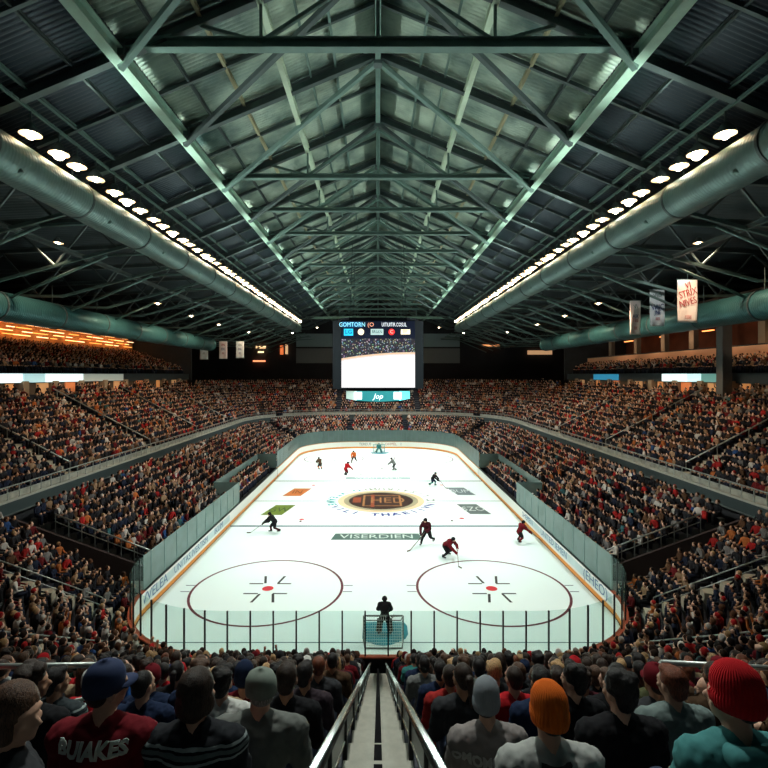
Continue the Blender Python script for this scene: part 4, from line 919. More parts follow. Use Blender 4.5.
mbk = MB(); mbk.lathe([(.078,-.030),(.098,-.034),(.105,-.005),(.104,.028),(.098,.034),(.1,.060),(.095,.100),(.078,.135),(.050,.160),(.02,.172),(0,.174)], (0,-.015,.012), .93, 1.08, 36); HM['beanie'] = mbk.mesh('beanie', CLM['grey'], True)
mbk = MB(); mbk.lathe([(.090,-.02),(.094,-.018),(.096,.03),(.092,.07),(.076,.105),(.045,.128),(.012,.136),(.012,.143),(0,.144)], (0,-.014,.022), .95, 1.1, 36)
V = []; n = 14
for zz in (0, -.006):
    for r_ in (0, 1):
        for i in range(n+1):
            a = PI*(.14+.72*i/n); V.append(((.088 if not r_ else .082)*math.cos(a), -.014+(.098*math.sin(a) if not r_ else .098*math.sin(a)+.075*math.sin(a)**.5), .022+zz-(0 if not r_ else .018)+.012*math.sin(a)))
F = []; q = n+1
for i in range(n): F += [(i,i+1,q+i+1,q+i), (2*q+i,3*q+i,3*q+i+1,2*q+i+1), (q+i,q+i+1,3*q+i+1,3*q+i)]
mbk.add(V, F, 0); HM['cap'] = mbk.mesh('cap', CLM['navy'], True)
HM['bald'] = None
HATS = ('beanie', 'cap')
def setmat(o, m):
    o.material_slots[0].link = 'OBJECT'; o.material_slots[0].material = m
def person(loc, rz, top, fig, skin, jmat, hair, hmat, label, group='spectators seated in the near stand', fullhair=None, scale=1.0, tmat=None, sx=1.0):
    f = FIG_get(fig)
    o = link('person', f['body']); setmat(o, SKIN[skin]); tag(o, label, 'person', group)
    o.location = loc; o.rotation_euler = (0,0,rz); o.scale = (scale*sx, scale, scale)
    c = link(top, f['jacket'], o); setmat(c, jmat)
    c = link('trousers', f['trousers'], o); setmat(c, tmat or JEANS)
    if HM[hair] is not None:
        c = link(hair.replace(' ', '_'), HM[hair], o); c.matrix_local = f['M']; setmat(c, hmat)
        if hair in HATS and fullhair:
            c = link('cropped_hair', HM['cropped hair'], o); c.matrix_local = f['M']; setmat(c, HAIR[fullhair])
    return o
def FIG_get(k): return figure(*k)
NUM = 'first second third fourth fifth sixth seventh eighth ninth tenth eleventh twelfth thirteenth fourteenth fifteenth sixteenth seventeenth eighteenth nineteenth twentieth'.split()

# heroes: (x pixel, depth, head top pixel, figure, skin, garment, colour/material, hair kind, hair material, label)
def hx(px, d): return (px-378)/492*d
HERO = []
def hero(px, d, ytop, fig, skin, top, jmat, hair, hmat, label, hh=1.33, fullhair=None, scale=1.0, rz=0, sx=1.0, x=None):
    z = 12.5-(ytop-375)/492*d-hh*scale
    o = person((hx(px, d) if x is None else x, d, z), rz, top, fig, skin, jmat, hair, hmat, label, 'spectators seated in the near stand', fullhair, scale, sx=sx)
    HERO.append((o.location.x, d, o)); return o
def back_text(o, txt, z, size, mat, sx=1.0, jacket=None, x0=0.0):
    f = [c for c in o.children if 'trousers' not in c.name and len(c.data.vertices) > 3000 and ('jersey' in c.name or 'shirt' in c.name)][0]
    me = text_mesh(txt, size, .0015, sx=sx, offset=.004)
    bm = bmesh.new(); bm.from_mesh(me); bmesh.ops.subdivide_edges(bm, edges=[e for e in bm.edges if e.calc_length() > .015], cuts=2); bm.to_mesh(me); bm.free()
    bvh = BVHTree.FromPolygons([v.co for v in f.data.vertices], [p.vertices[:] for p in f.data.polygons])
    for v in me.vertices:
        X, Z, dpt = v.co.x+x0, z+v.co.y, v.co.z
        h = bvh.ray_cast(Vector((X, -1, Z)), Vector((0, 1, 0)))
        y = h[0].y if h[0] is not None else -.15
        v.co = (X, y-.007-dpt, Z)
    me.materials.clear(); me.materials.append(mat); return link('back_lettering', me, o)
A0, AL, AR, B0, C0, A2 = (.10,'lap',0.0), (.10,'lap',.75), (.10,'lap',-.75), (.42,'knees',0.0), (.04,'crossed',0.0), (.10,'lap',.35)
C1 = (.04,'crossed',-.4); B1 = (.42,'knees',.5)
hero(-4, 2.15, 692, (.10,'lap',-1.0), 0, 'jacket', CLM['charcoal'], 'bobbed hair', HAIR['brown'], 'person with brown hair in dark jacket cut off by the left frame edge', rz=-.7)
o = hero(99, 2.6, 667, (.10,'lap',-.7), 0, 'jersey', CLM['dark red'], 'cap', pm('cap_blue', (.015,.03,.09), .8), 'person in dark red lettered jersey wearing a blue cap turned right', 1.35, 'black', sx=1.04)
back_text(o, 'BUIAKES', .965, .092, pm('pale_jersey_lettering', (.55,.62,.58), .7), 1.0); back_text(o, '19', .80, .15, pm('pale_jersey_lettering', (.5,.5,.5), .7), 1.0)
STR = banded('striped_jersey', (.03,.04,.045), [(.80,.83,(.30,.36,.34)),(.87,.90,(.34,.42,.40)),(.94,.965,(.38,.46,.44)),(.995,1.01,(.42,.5,.48))])
hero(50, 4.2, 672, (.10,'lap',-.7), 1, 'striped_jersey', STR, 'short hair', HAIR['black'], 'person with black hair in dark jersey with pale shoulder stripes')
hero(24, 3.4, 671, (.10,'lap',-1.0), 1, 'jacket', CLM['black'], 'tousled hair', HAIR['dark brown'], 'person with tousled dark hair in black jacket behind the long-haired person')
YOKE = banded('yoke_jersey', (.010,.012,.016), [(.925,.94,(.30,.36,.36)),(.952,.975,(.14,.18,.18)),(.985,1.0,(.32,.38,.38))])
o = hero(192, 2.6, 677, (.10,'lap',-.35), 0, 'jersey', YOKE, 'bobbed hair', HAIR['dark brown'], 'person with bobbed dark hair in black jersey with grey shoulder bands')
back_text(o, 'VTZZLFX M', .80, .085, pm('dim_jersey_lettering', (.07,.075,.085), .7), 1.15)
hero(139, 4.2, 675, (.10,'lap',-.35), 0, 'shirt', CLM['navy'], 'cropped hair', HAIR['black'], 'person with cropped black hair in navy shirt behind red jersey')
hero(258, 3.3, 674, (.10,'lap',.35), 0, 'shirt', pm('olive_grey_cloth', (.17,.18,.165), .9, 0, .2, 14, .25, 220, spec=.15), 'cap', pm('cap_grey', (.22,.26,.22), .9, 0, .2, 30), 'heavyset person in grey shirt and grey flat cap, left of stair', 1.35, 'grey', sx=1.18)
hero(213, 4.6, 671, A0, 0, 'jacket', CLM['tan'], 'ponytail', HAIR['blonde'], 'person with blonde ponytail in tan jacket beside the bobbed dark head', scale=1.0)
hero(285, 3.9, 668, A0, 1, 'jacket', CLM['black'], 'short hair', HAIR['dark brown'], 'person in black jacket with dark brown hair beside the grey flat cap')
hero(304, 4.9, 666, (.10,'lap',-.35), 1, 'jacket', pm('dark_plum', (.028,.016,.024), .9), 'short hair', HAIR['black'], 'person in plum dark jacket with short black hair, left of stair')
hero(318, 5.9, 659, A0, 1, 'shirt', CLM['charcoal'], 'cropped hair', HAIR['auburn'], 'person with cropped auburn hair in charcoal shirt, left of stair')
hero(332, 7.3, 655, A0, 1, 'shirt', CLM['brown'], 'cropped hair', HAIR['black'], 'person with cropped black hair in brown shirt touching the stair rail')
o = hero(489, 3.4, 682, (.10,'lap',-.35), 0, 'shirt', pm('taupe_shirt', (.26,.23,.22), .9, 0, .2, 14, .25, 220, spec=.15), 'beanie', ribbed('beanie_heather', (.30,.33,.36)), 'person in grey beanie and taupe shirt lettered across the back', 1.378, 'dark brown')
back_text(o, 'OMOMOTOMI', .90, .085, pm('shirt_print', (.48,.46,.44), .8), .95)
hero(464, 4.3, 668, (.10,'lap',.35), 1, 'jacket', CLM['charcoal'], 'ponytail', HAIR['dark brown'], 'person with dark brown ponytail in charcoal top, right of stair')
hero(451, 5.2, 668, A0, 1, 'shirt', pm('brick_red_cloth', (.30,.02,.018), .9, 0, .2, 14, .25, 220, spec=.15), 'cropped hair', HAIR['dark brown'], 'person in bright red shirt with cropped hair, right of stair')
hero(441, 6.2, 664, A0, 1, 'shirt', CLM['navy'], 'short hair', HAIR['black'], 'person in navy top with black hair seated below the red shirt')
hero(425, 7.6, 659, A0, 1, 'shirt', CLM['grey'], 'short hair', HAIR['black'], 'person in grey green top with black hair touching the stair rail')
o = hero(553, 2.55, 688, (.10,'lap',.2), 0, 'shirt', CLM['light grey'], 'beanie', ribbed('beanie_orange', (.85,.16,.015), 44), 'person in orange beanie and light grey shirt with dark collar', 1.378, 'dark brown', sx=1.02)
mbk = MB(); mbk.lathe([(.066,-.03),(.088,-.022),(.092,.0),(.080,.014),(.064,.010)], (0,-.0,1.01), 1.05, 1.0, 28); c = mbk.build('collar', CLM['black'], o, True)
hero(544, 4.2, 672, A0, 1, 'jacket', CLM['navy'], 'short hair', HAIR['black'], 'person with black hair in navy jacket behind the orange beanie')
hero(577, 4.2, 670, (.10,'lap',.75), 0, 'jacket', CLM['black'], 'tousled hair', HAIR['black'], 'person with tousled black hair and face turned toward the ice centre')
hero(625, 3.1, 678, (.10,'lap',.35), 0, 'jacket', CLM['black'], 'tousled hair', HAIR['black'], 'broad person with tousled black hair in black jacket between beanies', sx=1.05)
o = hero(678, 3.6, 672, (.10,'lap',.35), 0, 'denim_jacket', pm('pale_denim', (.17,.22,.21), .9, 0, .35, 12, .3, 120, spec=.15), 'short hair', HAIR['auburn'], 'person with auburn hair in pale denim jacket beside the red beanie', sx=1.05)
hero(713, 4.9, 682, (.10,'lap',.75), 0, 'jacket', CLM['black'], 'bald', None, 'bald person in black jacket with face turned left', 1.325)
o = hero(746, 2.15, 668, (.10,'lap',.75), 0, 'hoodie', pm('teal_hoodie_cloth', (.06,.22,.22), .9, 0, .2, 14, .25, 220, spec=.15), 'beanie', ribbed('beanie_red', (.55,.008,.014), 44), 'person in bright red beanie and teal hoodie at the right frame edge', 1.378, 'black', sx=1.0)
hood = remesh('hood_cloth', [p_cap((-.08,-.075,1.03), (.08,-.075,1.03), .05, .05), p_cap((-.08,-.075,1.03), (-.09,.05,1.0), .048, .035), p_cap((.08,-.075,1.03), (.09,.05,1.0), .048, .035), p_ell((0,-.10,.97), (.12,.05,.08))], .012, MATS['teal_hoodie_cloth'], 3, .015); link('hood', hood, o)
hero(655, 5.6, 668, A0, 0, 'jacket', CLM['olive'], 'long hair', HAIR['blonde'], 'person with long blonde hair in olive jacket left of the pale guard rail')

# other spectators of the near stand: one figure per seat
def near_seats(r):
    o = 20-(2.6+.8*r); res = []
    base = [(0, RY0, 0, -1)]+[p for p in near_bowl_path if p[0] > .01]
    for s in (-1, 1):
        pts = [(s*x, y, s*nx, ny) for x, y, nx, ny in base]
        seats, tot = walk(pts, o-.0, .54)
        k = 0
        for x, y, nx, ny, L in seats:
            if L < .5: continue
            k += 1
            if abs(nx) > .50 and abs(nx) < .57 or abs(nx) > .93 and abs(nx) < .965: continue
            res.append((x, y, nx, ny, s, k))
    return res
FIGS = [A0, A0, A0, B0, C0, AL, AR, A2, C1, (.10,'lap',-.35), B1]
TOPW = {'black': 28, 'charcoal': 16, 'navy': 14, 'dark red': 9, 'bright red': 5, 'grey': 6, 'light grey': 3, 'white': 3, 'maroon': 7, 'orange': 3, 'brown': 5, 'teal': 2, 'blue': 2, 'olive': 4, 'dark green': 3, 'tan': 3}
TOPN = list(TOPW); TOPP = [TOPW[k] for k in TOPN]
HK = ['short hair', 'cropped hair', 'tousled hair', 'long hair', 'bobbed hair', 'ponytail', 'beanie', 'cap', 'bald']; HP = [26, 20, 14, 14, 6, 8, 4, 6, 2]
cand = []
for r in range(1, 22):
    z = near_z(r)
    for x, y, nx, ny, s, k in near_seats(r):
        d = y
        if d < 1.5 or abs(x) > .84*d+1.2 or y > 26.2: continue
        if any((x-hx_)**2/.45**2+(y-hd_)**2/.42**2 < 1 for hx_, hd_, _ in HERO): continue
        if y < 4.0: continue
        if r < 3 and abs(x) > 3.3 and abs(x) < 3.7 and False: continue
        seen = abs(x) < .80*d
        cand.append((math.hypot(x, y) if seen else 999, x, y, z, nx, ny, s, k, r))
cand.sort(key=lambda c: c[0])
NI = 262
LOW = []   # (x, y, z, facing nx, ny)
random.seed(4)
tops = {'jacket': ('black','charcoal','navy','dark red','maroon','brown','olive','dark green','tan','orange','blue'), }
for q, (dd, x, y, z, nx, ny, s, k, r) in enumerate(cand):
    if random.random() < .04 and r < 19 and q > 30: continue
    if q >= NI or dd > 900: LOW.append((x, y, z, nx, ny)); continue
    fg = random.choice(FIGS); col = random.choices(TOPN, TOPP)[0]; hk_ = random.choices(HK, HP)[0]; hc = random.choices(list(HAIRC), (30,30,18,8,3,7))[0]
    row = 20-r+1; gar = 'shirt' if random.random() < .35 else 'jacket'
    if hk_ in HATS: hcol = random.choice(('black','charcoal','dark red','navy','white','bright red')); hm = CLM[hcol]; desc = '%s %s' % (hcol, hk_)
    elif hk_ == 'bald': hm = None; desc = 'bald head'
    else: hm = HAIR[hc]; desc = {'short hair': hc+' hair', 'cropped hair': 'cropped '+hc, 'tousled hair': 'tousled '+hc, 'long hair': 'long '+hc, 'bobbed hair': 'bobbed '+hc, 'ponytail': hc+' ponytail'}[hk_]
    lab = 'person, %s, %s %s, row %d from glass, seat %d %s of stair' % (desc, col, gar, row, k, 'left' if s < 0 else 'right')
    rz = math.atan2(-ny, -nx)-PI/2+random.uniform(-.12, .12)
    person((x+random.uniform(-.04,.04), y+random.uniform(-.05,.05), z+random.uniform(-.0,.0)), rz, gar, fg, random.choices((0,1,2),(60,28,12))[0], CLM[col], hk_, hm, lab, fullhair='dark brown' if hk_ in HATS and q < 40 else None, scale=random.uniform(.95, 1.05))
# ------------------------------------------------------------------ the rest of the crowd, low detail, one object
def template(kind):
    V = []; F = []; R = []
    def add(mb, reg):
        o = len(V); V.extend(mb.v); F.extend([tuple(i+o for i in f) for f in mb.f]); R.extend([reg]*len(mb.v))
    ly = {0: .03, 1: .18, 2: 0.02}[kind]
    mb = MB(); prof = [(.44,.16,.12,0),(.62,.155,.115,ly*.2),(.80,.19,.13,ly*.6),(.95,.235,.115,ly*.9),(1.02,.17,.09,ly),(1.05,.06,.055,ly)]; n = 8; vs = []; fs = []
    for z, rx, ry, oy in prof:
        for i in range(n): a = 2*PI*i/n; vs.append((rx*math.cos(a), oy+ry*math.sin(a), z))
    for j in range(len(prof)-1):
        for i in range(n): fs.append((j*n+i, j*n+(i+1)%n, (j+1)*n+(i+1)%n, (j+1)*n+i))
    mb.add(vs, fs); 
    if kind == 2:
        for s in (-1, 1): mb.tube((s*.2,ly,.95),(s*.27,ly+.15,1.1),.055,.045,5,caps=False); mb.tube((s*.27,ly+.15,1.1),(s*.20,ly+.2,1.36),.045,.035,5,caps=False)
    else:
        for s in (-1, 1): mb.tube((s*.2,ly,.95),(s*.25,ly*.7+.08,.72),.055,.045,5,caps=False); mb.tube((s*.25,ly*.7+.08,.72),(s*.12,.34,.66),.045,.035,5,caps=False)
    add(mb, 0)
    mb = MB(); mb.sphere((0,ly+.015,1.165),(.082,.098,.125),8,6)
    for s in (-1, 1): mb.box((s*(.12 if kind != 2 else .2), (.36 if kind != 2 else ly+.2), (.66 if kind != 2 else 1.4)), (.08,.08,.08))
    add(mb, 1)
    mb = MB(); mb.sphere((0,ly-.015,1.20),(.094,.106,.112),8,6); add(mb, 2)
    mb = MB()
    for s in (-1, 1): mb.bar((s*.1,0,.52),(s*.13,.45,.52),.15,.14); mb.bar((s*.13,.42,.5),(s*.13,.42,.04),.11,.12)
    add(mb, 3)
    return np.array(V, dtype=np.float32), F, np.array(R)
TMP = [template(k) for k in range(3)]
CROWD = []  # x, y, z, rz
for x, y, z, nx, ny in LOW: CROWD.append((x, y, z, math.atan2(-ny, -nx)-PI/2))
def fill(path, o0, z0, n, tread, rise, pitch=.5, skip=None, dens=.97):
    for k in range(n):
        for x, y, nx, ny, L in walk(path, o0+k*tread, pitch)[0]:
            if skip and skip(x, y, k): continue
            if random.random() > dens: continue
            CROWD.append((x+random.uniform(-.06,.06), y+random.uniform(-.06,.06), z0+k*rise, math.atan2(-ny, -nx)-PI/2))
ais = lambda x, y, k: any(abs(y-a) < .85 for a in AISLES)
lsk = lambda x, y, k: any(abs(y-a) < .6 for a in (38, 47, 60, 72)) and abs(x) > 14
fill(cut(lower_path, lambda p: p[3] < .5 and p[0] < 0), 1.4, LZ, 10, .8, LS, skip=lsk)
fill(cut(lower_path, lambda p: p[3] < .5 and p[0] > 0), 1.4, LZ, 10, .8, LS, skip=lsk)
fill(cut(lower_path, lambda p: p[3] > .5), 1.4, LZ, 11, .8, LS, skip=lambda x, y, k: abs(abs(x)-5) < .5)
def usk(x, y, k):
    if ais(x, y, k) and abs(x) > UW: return True
    if y > 90 and (abs(abs(x)-8) < .6): return True
    if k >= UN-2 and 40 < y < 88 and abs(x) > 30 and int(y/2.2) % 3 == 0: return True
    if k <= 0: return False
    return False
fill(upper_path, .9, UZ-.3, UN, .8, US, skip=usk)
X3 = XC+.9
fill([(-X3, 30+i, -1, 0) for i in range(0, 59)], 0, 12.7, 10, .85, .30)
fill([(X3, 30+i, 1, 0) for i in range(0, 59)], 0, 12.7, 3, .85, .30)
# players on the benches
pal = dict(shirt=[((.012,.012,.015),36),((.03,.03,.034),16),((.015,.022,.045),11),((.14,.01,.012),8),((.42,.02,.018),6),((.20,.19,.18),8),((.62,.58,.52),8),((.50,.15,.04),4),((.12,.06,.03),8),((.04,.13,.14),1.5),((.03,.08,.22),1.2),((.38,.24,.14),7)],
           skin=[((.80,.50,.36),62),((.55,.30,.18),28),((.20,.09,.05),12)], hair=[((.012,.009,.008),34),((.03,.016,.01),26),((.09,.04,.02),15),((.40,.25,.12),8),((.25,.23,.21),4),((.45,.02,.02),4),((.6,.58,.54),3)], leg=[((.02,.025,.045),60),((.012,.012,.014),40)])
def pick(n, key):
    cs = np.array([c for c, w_ in pal[key]], dtype=np.float32); ws = np.array([w_ for c, w_ in pal[key]], float); return cs[rng.choice(len(cs), n, p=ws/ws.sum())]*rng.uniform(.75, 1.25, (n, 1)).astype(np.float32)
def crowd_mesh(name, people):
    arr = np.array(people, dtype=np.float32); kinds = rng.choice(3, len(arr), p=[.68,.29,.03]); VV = []; CC = []; LV = []; LT = []; off = 0
    for k in range(3):
        a = arr[kinds == k]
        if not len(a): continue
        V, F, R = TMP[k]; n = len(a); m = len(V)
        sc = (rng.uniform(.95, 1.1, (n,1))*np.where(a[:,1:2] > 29, 1.08, 1.0)).astype(np.float32); rz = a[:,3]+rng.uniform(-.3,.3,n).astype(np.float32); c, s = np.cos(rz)[:,None], np.sin(rz)[:,None]
        X = (V[None,:,0]*c-V[None,:,1]*s)*sc+a[:,0:1]; Y = (V[None,:,0]*s+V[None,:,1]*c)*sc+a[:,1:2]; Z = V[None,:,2]*sc+a[:,2:3]
        VV.append(np.stack([X,Y,Z],-1).reshape(-1,3)); C = np.zeros((n, m, 4), np.float32); C[...,3] = 1
        for ri, key in enumerate(('shirt','skin','hair','leg')): C[:, R == ri, :3] = pick(n, key)[:,None,:]
        CC.append(C.reshape(-1,4)); lv = np.concatenate([np.array(f) for f in F]); lt = np.array([len(f) for f in F])
        LV.append((lv[None,:]+(np.arange(n)*m)[:,None]+off).reshape(-1)); LT.append(np.tile(lt, n)); off += n*m
    V = np.concatenate(VV); C = np.concatenate(CC); L = np.concatenate(LV).astype(np.int32); T = np.concatenate(LT).astype(np.int32)
    me = bpy.data.meshes.new(name); me.vertices.add(len(V)); me.vertices.foreach_set('co', V.reshape(-1)); me.loops.add(len(L)); me.loops.foreach_set('vertex_index', L)
    me.polygons.add(len(T)); st = np.concatenate([[0], np.cumsum(T)[:-1]]).astype(np.int32); me.polygons.foreach_set('loop_start', st); me.polygons.foreach_set('use_smooth', np.ones(len(T), bool)); me.update(calc_edges=True)
    at = me.color_attributes.new('cloth_colour', 'FLOAT_COLOR', 'POINT'); at.data.foreach_set('color', C.reshape(-1))
    return me
CRM, nt, b = nodes_of('crowd_clothes'); setb(b, .8, 0, .2); at = nt.nodes.new('ShaderNodeAttribute'); at.attribute_name = 'cloth_colour'; nt.links.new(at.outputs['Color'], b.inputs['Base Color'])
me = crowd_mesh('spectator_crowd', CROWD); me.materials.append(CRM); print('crowd', len(CROWD), len(me.polygons))
tag(link('spectator_crowd', me), 'packed crowd of seated spectators filling all the stands round the ice', 'crowd', None, 'stuff')

# ------------------------------------------------------------------ hockey players
def stand_joints(lean, crouch, spread, armf, stride=0.0):
    """hockey stance; facing +y"""
    hz = .95-crouch*.35; L = lambda x, y, z: (x, y+math.sin(lean)*(z), hz+math.cos(lean)*z)
    j = dict(pelvis=(0,-.12*crouch,hz), chest=L(0,-.1*crouch,.34), neck=L(0,-.1*crouch,.52), head=L(0,.02-.08*crouch,.66), sL=L(-.2,-.1*crouch,.46), sR=L(.2,-.1*crouch,.46))
    for s, k in ((-1,'L'),(1,'R')):
        S_ = Vector(j['s'+k]); j['e'+k] = tuple(S_+Vector((s*.1, .10+.1*armf, -.24))); j['w'+k] = tuple(S_+Vector((-s*.06+(.1 if armf else 0), .30+.12*armf+(.12 if s > 0 else 0), -.34-(.16 if s > 0 else 0))))
        st = stride*s; j['h'+k] = (s*.1, -.12*crouch, hz-.03); j['k'+k] = (s*(.13+spread*.5), .22*crouch+.15*st, hz*.5+.04); j['a'+k] = (s*(.14+spread), -.08+.36*st, .16+(.12 if st < -.3 else 0))
    return j
PM = {}
def player(loc, rz, pose, jersey, pants, sock, helmet, label, scale=1.08, goalie=False, stick=True, trim=None, group='skaters on the ice'):
    if pose not in PM:
        j = stand_joints(*pose); g = human(j, 0, 0, 1.05, True, 1.2)
        allp = [p for k in g if k != 'eyes' for p in g[k]]
        body = remesh('player_body', allp, .016, SKIN[0], 2)
        jer = remesh('jersey_cloth', fat(g['torso']+g['armL']+g['armR'], .05), .02, CLM['black'], 4, .03, .15)
        pel = Vector(j['pelvis']); pt = [p_ell(pel, (.21,.17,.15))]; sk = []; skt = []; gl = []
        for k in 'LR':
            H, K, A = Vector(j['h'+k]), Vector(j['k'+k]), Vector(j['a'+k]); pt.append(p_cap(H, H*.2+K*.8, .135, .115)); sk += [p_ell(K, (.085,.09,.1)), p_cap(K, A, .082, .062)]
            b_ = remesh('skate_boot', [p_cap(A+Vector((0,-.03,.03)), A+Vector((0,-.03,-.03)), .062, .055), p_cap(A+Vector((0,-.05,-.045)), A+Vector((0,.15,-.06)), .05, .038)], .014, BLACK, 2)
            m2 = MB(); m2.box((A.x, A.y+.04, A.z-.125), (.012,.27,.05)); m2.box((A.x, A.y-.03, A.z-.10), (.03,.05,.04)); m2.box((A.x, A.y+.11, A.z-.10), (.03,.05,.04))
            skt.append((b_, m2.mesh('skate_blade', CHROME)))
            E, W_ = Vector(j['e'+k]), Vector(j['w'+k]); d = (W_-E).normalized(); sd = d.cross(Vector((0,0,1))).normalized(); up = sd.cross(d)
            gp = [p_cap(W_-d*.06, W_+d*.03, .058, .052), p_ell(W_+d*.06, (.055,.055,.045))]+[p_cap(W_+d*.07+sd*q*.026, W_+d*.11+sd*q*.026-up*.05, .020, .018, 8) for q in (-1.5,-.5,.5,1.5)]+[p_cap(W_+d*.04+sd*.05*(-1 if k == 'R' else 1), W_+d*.09+sd*.06*(-1 if k == 'R' else 1)-up*.03, .021, .018, 8)]
            gl.append(remesh('glove_padding', gp, .013, BLACK, 2))
        pants_m = remesh('pants_cloth', pt, .02, CLM['black'], 3); socks = remesh('sock_cloth', sk, .016, CLM['black'], 2)
        Hd = Vector(j['head']); hm = remesh('helmet_shell', [p_ell(Hd+Vector((0,-.018,.055)), (.112,.13,.105)), p_ell(Hd+Vector((0,-.06,.0)), (.095,.075,.08)), p_cap(Hd+Vector((-.1,0,-.02)), Hd+Vector((-.095,.01,.05)), .026, .03), p_cap(Hd+Vector((.1,0,-.02)), Hd+Vector((.095,.01,.05)), .026, .03)], .012, BLACK, 3)
        PM[pose] = dict(j=j, body=body, jersey=jer, pants=pants_m, socks=socks, skates=skt, gloves=gl, helmet=hm)
    P = PM[pose]
    o = link('person', P['body']); setmat(o, SKIN[0]); tag(o, label, 'person', group); o.location = loc; o.rotation_euler = (0,0,rz); o.scale = (scale,)*3
    for nm, me, m_ in (('jersey', P['jersey'], CLM[jersey]), ('hockey_pants', P['pants'], CLM[pants]), ('socks', P['socks'], CLM[sock]), ('helmet', P['helmet'], CLM[helmet])):
        c = link(nm, me, o); setmat(c, m_)
    for b_, bl_ in P['skates']: c = link('skate', b_, o); link('skate_blade', bl_, c)
    for gm in P['gloves']: c = link('glove', gm, o); setmat(c, CLM[trim or 'black'])
    if goalie:
        for s, k in ((-1,'L'),(1,'R')):
            K, A = Vector(P['j']['k'+k]), Vector(P['j']['a'+k]); mb = MB(); mb.bar(A+Vector((0,.09,-.08)), K+Vector((0,.12,.16)), .27, .09, up=(0,1,0)); c = mb.build('leg_pad', CLM[trim or 'black'], o); bv = c.modifiers.new('b', 'BEVEL'); bv.width = .03; bv.segments = 3
    if stick:
        W0 = Vector(P['j']['wL']); W1 = Vector(P['j']['wR'])+Vector((0,.08,-.03)); d = (W1-W0).normalized()
        tip = W1+d*((W1.z-.04)/max(.15, -d.z)) if d.z < -.12 else Vector((W1.x+.3, W1.y+.9, .05))
        if (tip-W1).length > 1.15: tip = Vector((W1.x+.25, W1.y+.75, .05))
        mb = MB(); mb.bar(W0-(tip-W0).normalized()*.12, tip, .03, .025); mb.bar(tip, tip+Vector((.08,.26,-.005)), .015, .07 if not goalie else .1)
        st = mb.build('hockey_stick', pm('stick_wood', (.10,.06,.03), .6)); st.data.transform(Matrix.Scale(scale, 4)); st.location = loc; st.rotation_euler = (0,0,rz)
        tag(st, 'hockey stick held by the '+label.replace('hockey player ', 'player ').split(',')[0][:70], 'hockey stick', 'hockey sticks of the skaters')
    return o
def ip(px, py): D = 12.5*492/(py-375); return ((px-378)/492*D, D, 0)
ST1, ST2, ST3, ST4 = (.55,.45,.16,1,.7), (.85,.8,.22,1,0.2), (.35,.25,.12,0,.9), (.5,.5,.2,1,-.6)
player(ip(274, 533), 1.9, ST1, 'black', 'black', 'maroon', 'black', 'hockey player in black and maroon gliding alone by the left circle', 1.12)
player(ip(427, 545), 2.6, ST3, 'maroon', 'black', 'black', 'black', 'hockey player in maroon striding upright between centre and right circle', 1.25)
player(ip(447, 557), -2.3, ST2, 'dark red', 'black', 'black', 'black', 'hockey player in dark red crouching low above the right circle', 1.18, trim='white')
player(ip(520, 543), -1.2, ST4, 'dark red', 'black', 'dark red', 'black', 'hockey player in dark red near the right side boards', 1.1)
player(ip(320, 470), .6, ST1, 'brown', 'black', 'orange', 'black', 'hockey player in brown at the far left of the far zone', 1.1)
player(ip(346, 476), -.8, ST4, 'bright red', 'dark red', 'black', 'black', 'hockey player in bright red beside the far teal band', 1.15)
player(ip(354, 463), 2.9, ST3, 'orange', 'black', 'brown', 'black', 'hockey player in orange just left of the far goal', 1.1)
player(ip(394, 471), 1.2, ST1, 'grey', 'charcoal', 'grey', 'charcoal', 'hockey player in grey just right of the far goal', 1.15)
player(ip(433, 486), -2.0, ST4, 'black', 'navy', 'teal', 'navy', 'hockey player in black and teal by the far right line', 1.05)
player((.32, 23.75, 0), 0.0, (.35,.35,.12,0,0), 'black', 'black', 'black', 'black', 'goalkeeper in black standing in front of the near goal', 1.08, True, True, 'black', 'goalkeepers')
player((.15, 79.0, 0), PI, (.6,.6,.25,0,0), 'teal', 'teal', 'teal', 'teal', 'goalkeeper in teal crouching in front of the far goal', 1.12, True, True, 'teal', 'goalkeepers')
for px, py in ((300.5,521.5),(452,521),(335,461),(424,462)):
    mb = MB(); mb.tube((0,0,0),(0,0,.05),.1,n=16); o = mb.build('puck', pm('puck_rubber', (.05,.02,.012), .6)); o.location = ip(px, py); tag(o, 'small dark puck on the ice %s' % {300.5:'left of the near blue line bar', 452:'right of the striding skater', 335:'between the far left skaters', 424:'near the far right circle'}[px], 'puck', 'dark pucks on the ice')
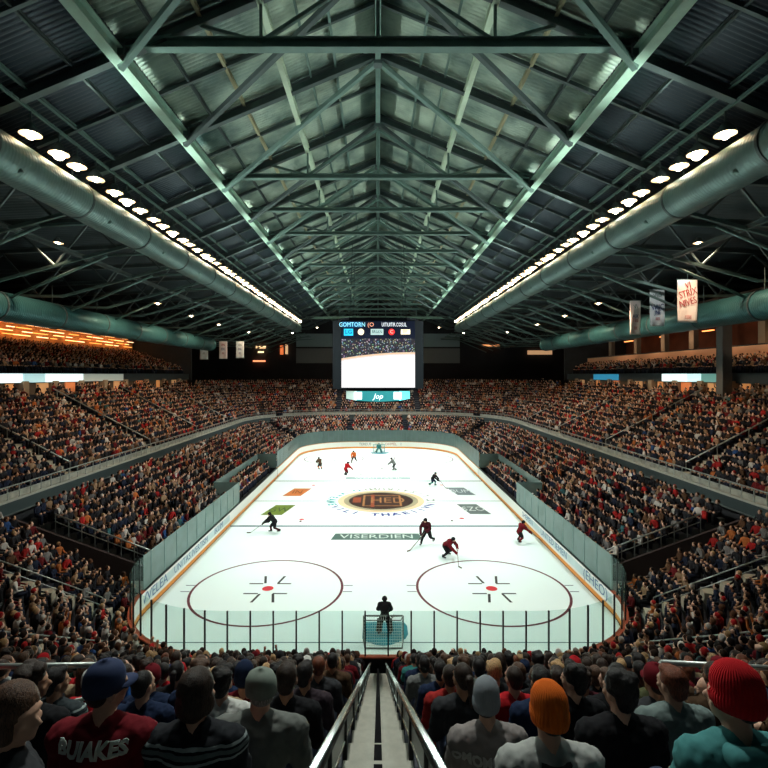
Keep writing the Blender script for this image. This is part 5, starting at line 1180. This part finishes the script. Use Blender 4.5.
# goals
def goal(loc, sg, fr, net, lab):
    t = thing('hockey_goal', lab, 'goal', loc)
    mb = MB(); a, c_, e_ = (-.92,0,0), (-.92,0,1.22), (.92,0,1.22); mb.pipe([a, c_, e_, (.92,0,0)], .04, 10)
    mb.build('goal_frame', fr, t, True); mb = MB(); mb.pipe([(-.92,0,.04),(-.85,sg*.6,.04),(.85,sg*.6,.04),(.92,0,.04)], .03, 8); mb.pipe([(-.92,0,1.22),(-.8,sg*.35,1.18),(.8,sg*.35,1.18),(.92,0,1.22)], .025, 8); mb.build('back_frame', fr, t, True)
    mb = MB(); n = 16
    T0 = lambda u: Vector((-.8+1.6*u, sg*.35, 1.18)); B0_ = lambda u: Vector((-.85+1.7*u, sg*.6, .04))
    for i in range(n+1): mb.bar(T0(i/n), B0_(i/n), .012, .012); mb.bar(Vector((-.92+1.84*i/n,0,1.22)), T0(i/n), .012, .012)
    for k in range(11): u = k/10; mb.bar(T0(0).lerp(B0_(0), u), T0(1).lerp(B0_(1), u), .012, .012)
    for s in (0, 1):
        for k in range(9): u = k/8; p = T0(s).lerp(B0_(s), u); mb.bar(Vector(((-.92 if s == 0 else .92), 0, 1.22*(1-u)+.04)), p, .012, .012)
    mb.build('net', net, t); return t
goal((.25, 23.05, 0), -1, pm('dark_goal_frame', (.12,.14,.13), .4), pm('white_netting', (.70,.72,.66), .9), 'near hockey goal with white netting seen from behind')
goal((.15, 79.9, 0), 1, pm('teal_goal_frame', (.03,.30,.32), .4), pm('teal_netting', (.05,.32,.32), .9), 'far hockey goal with teal netting below the scoreboard')
# bench players: individual figures
k = 0
for s, wd in ((-1,'left'),(1,'right')):
    for i in range(14):
        col = ('black','charcoal','navy','black','maroon','dark red')[(i*5+(s > 0)) % 6]
        o = person((s*(RW+1.7), 45.0+i*1.05, .02), s*PI/2*1.0, 'jersey', A0 if i % 2 else B0, 0, CLM[col], 'cap', CLM['black' if i % 3 else col], 'player in %s jersey and helmet on the %s bench, %s from the near end' % (col, wd, NUM[i]), 'players on the benches')
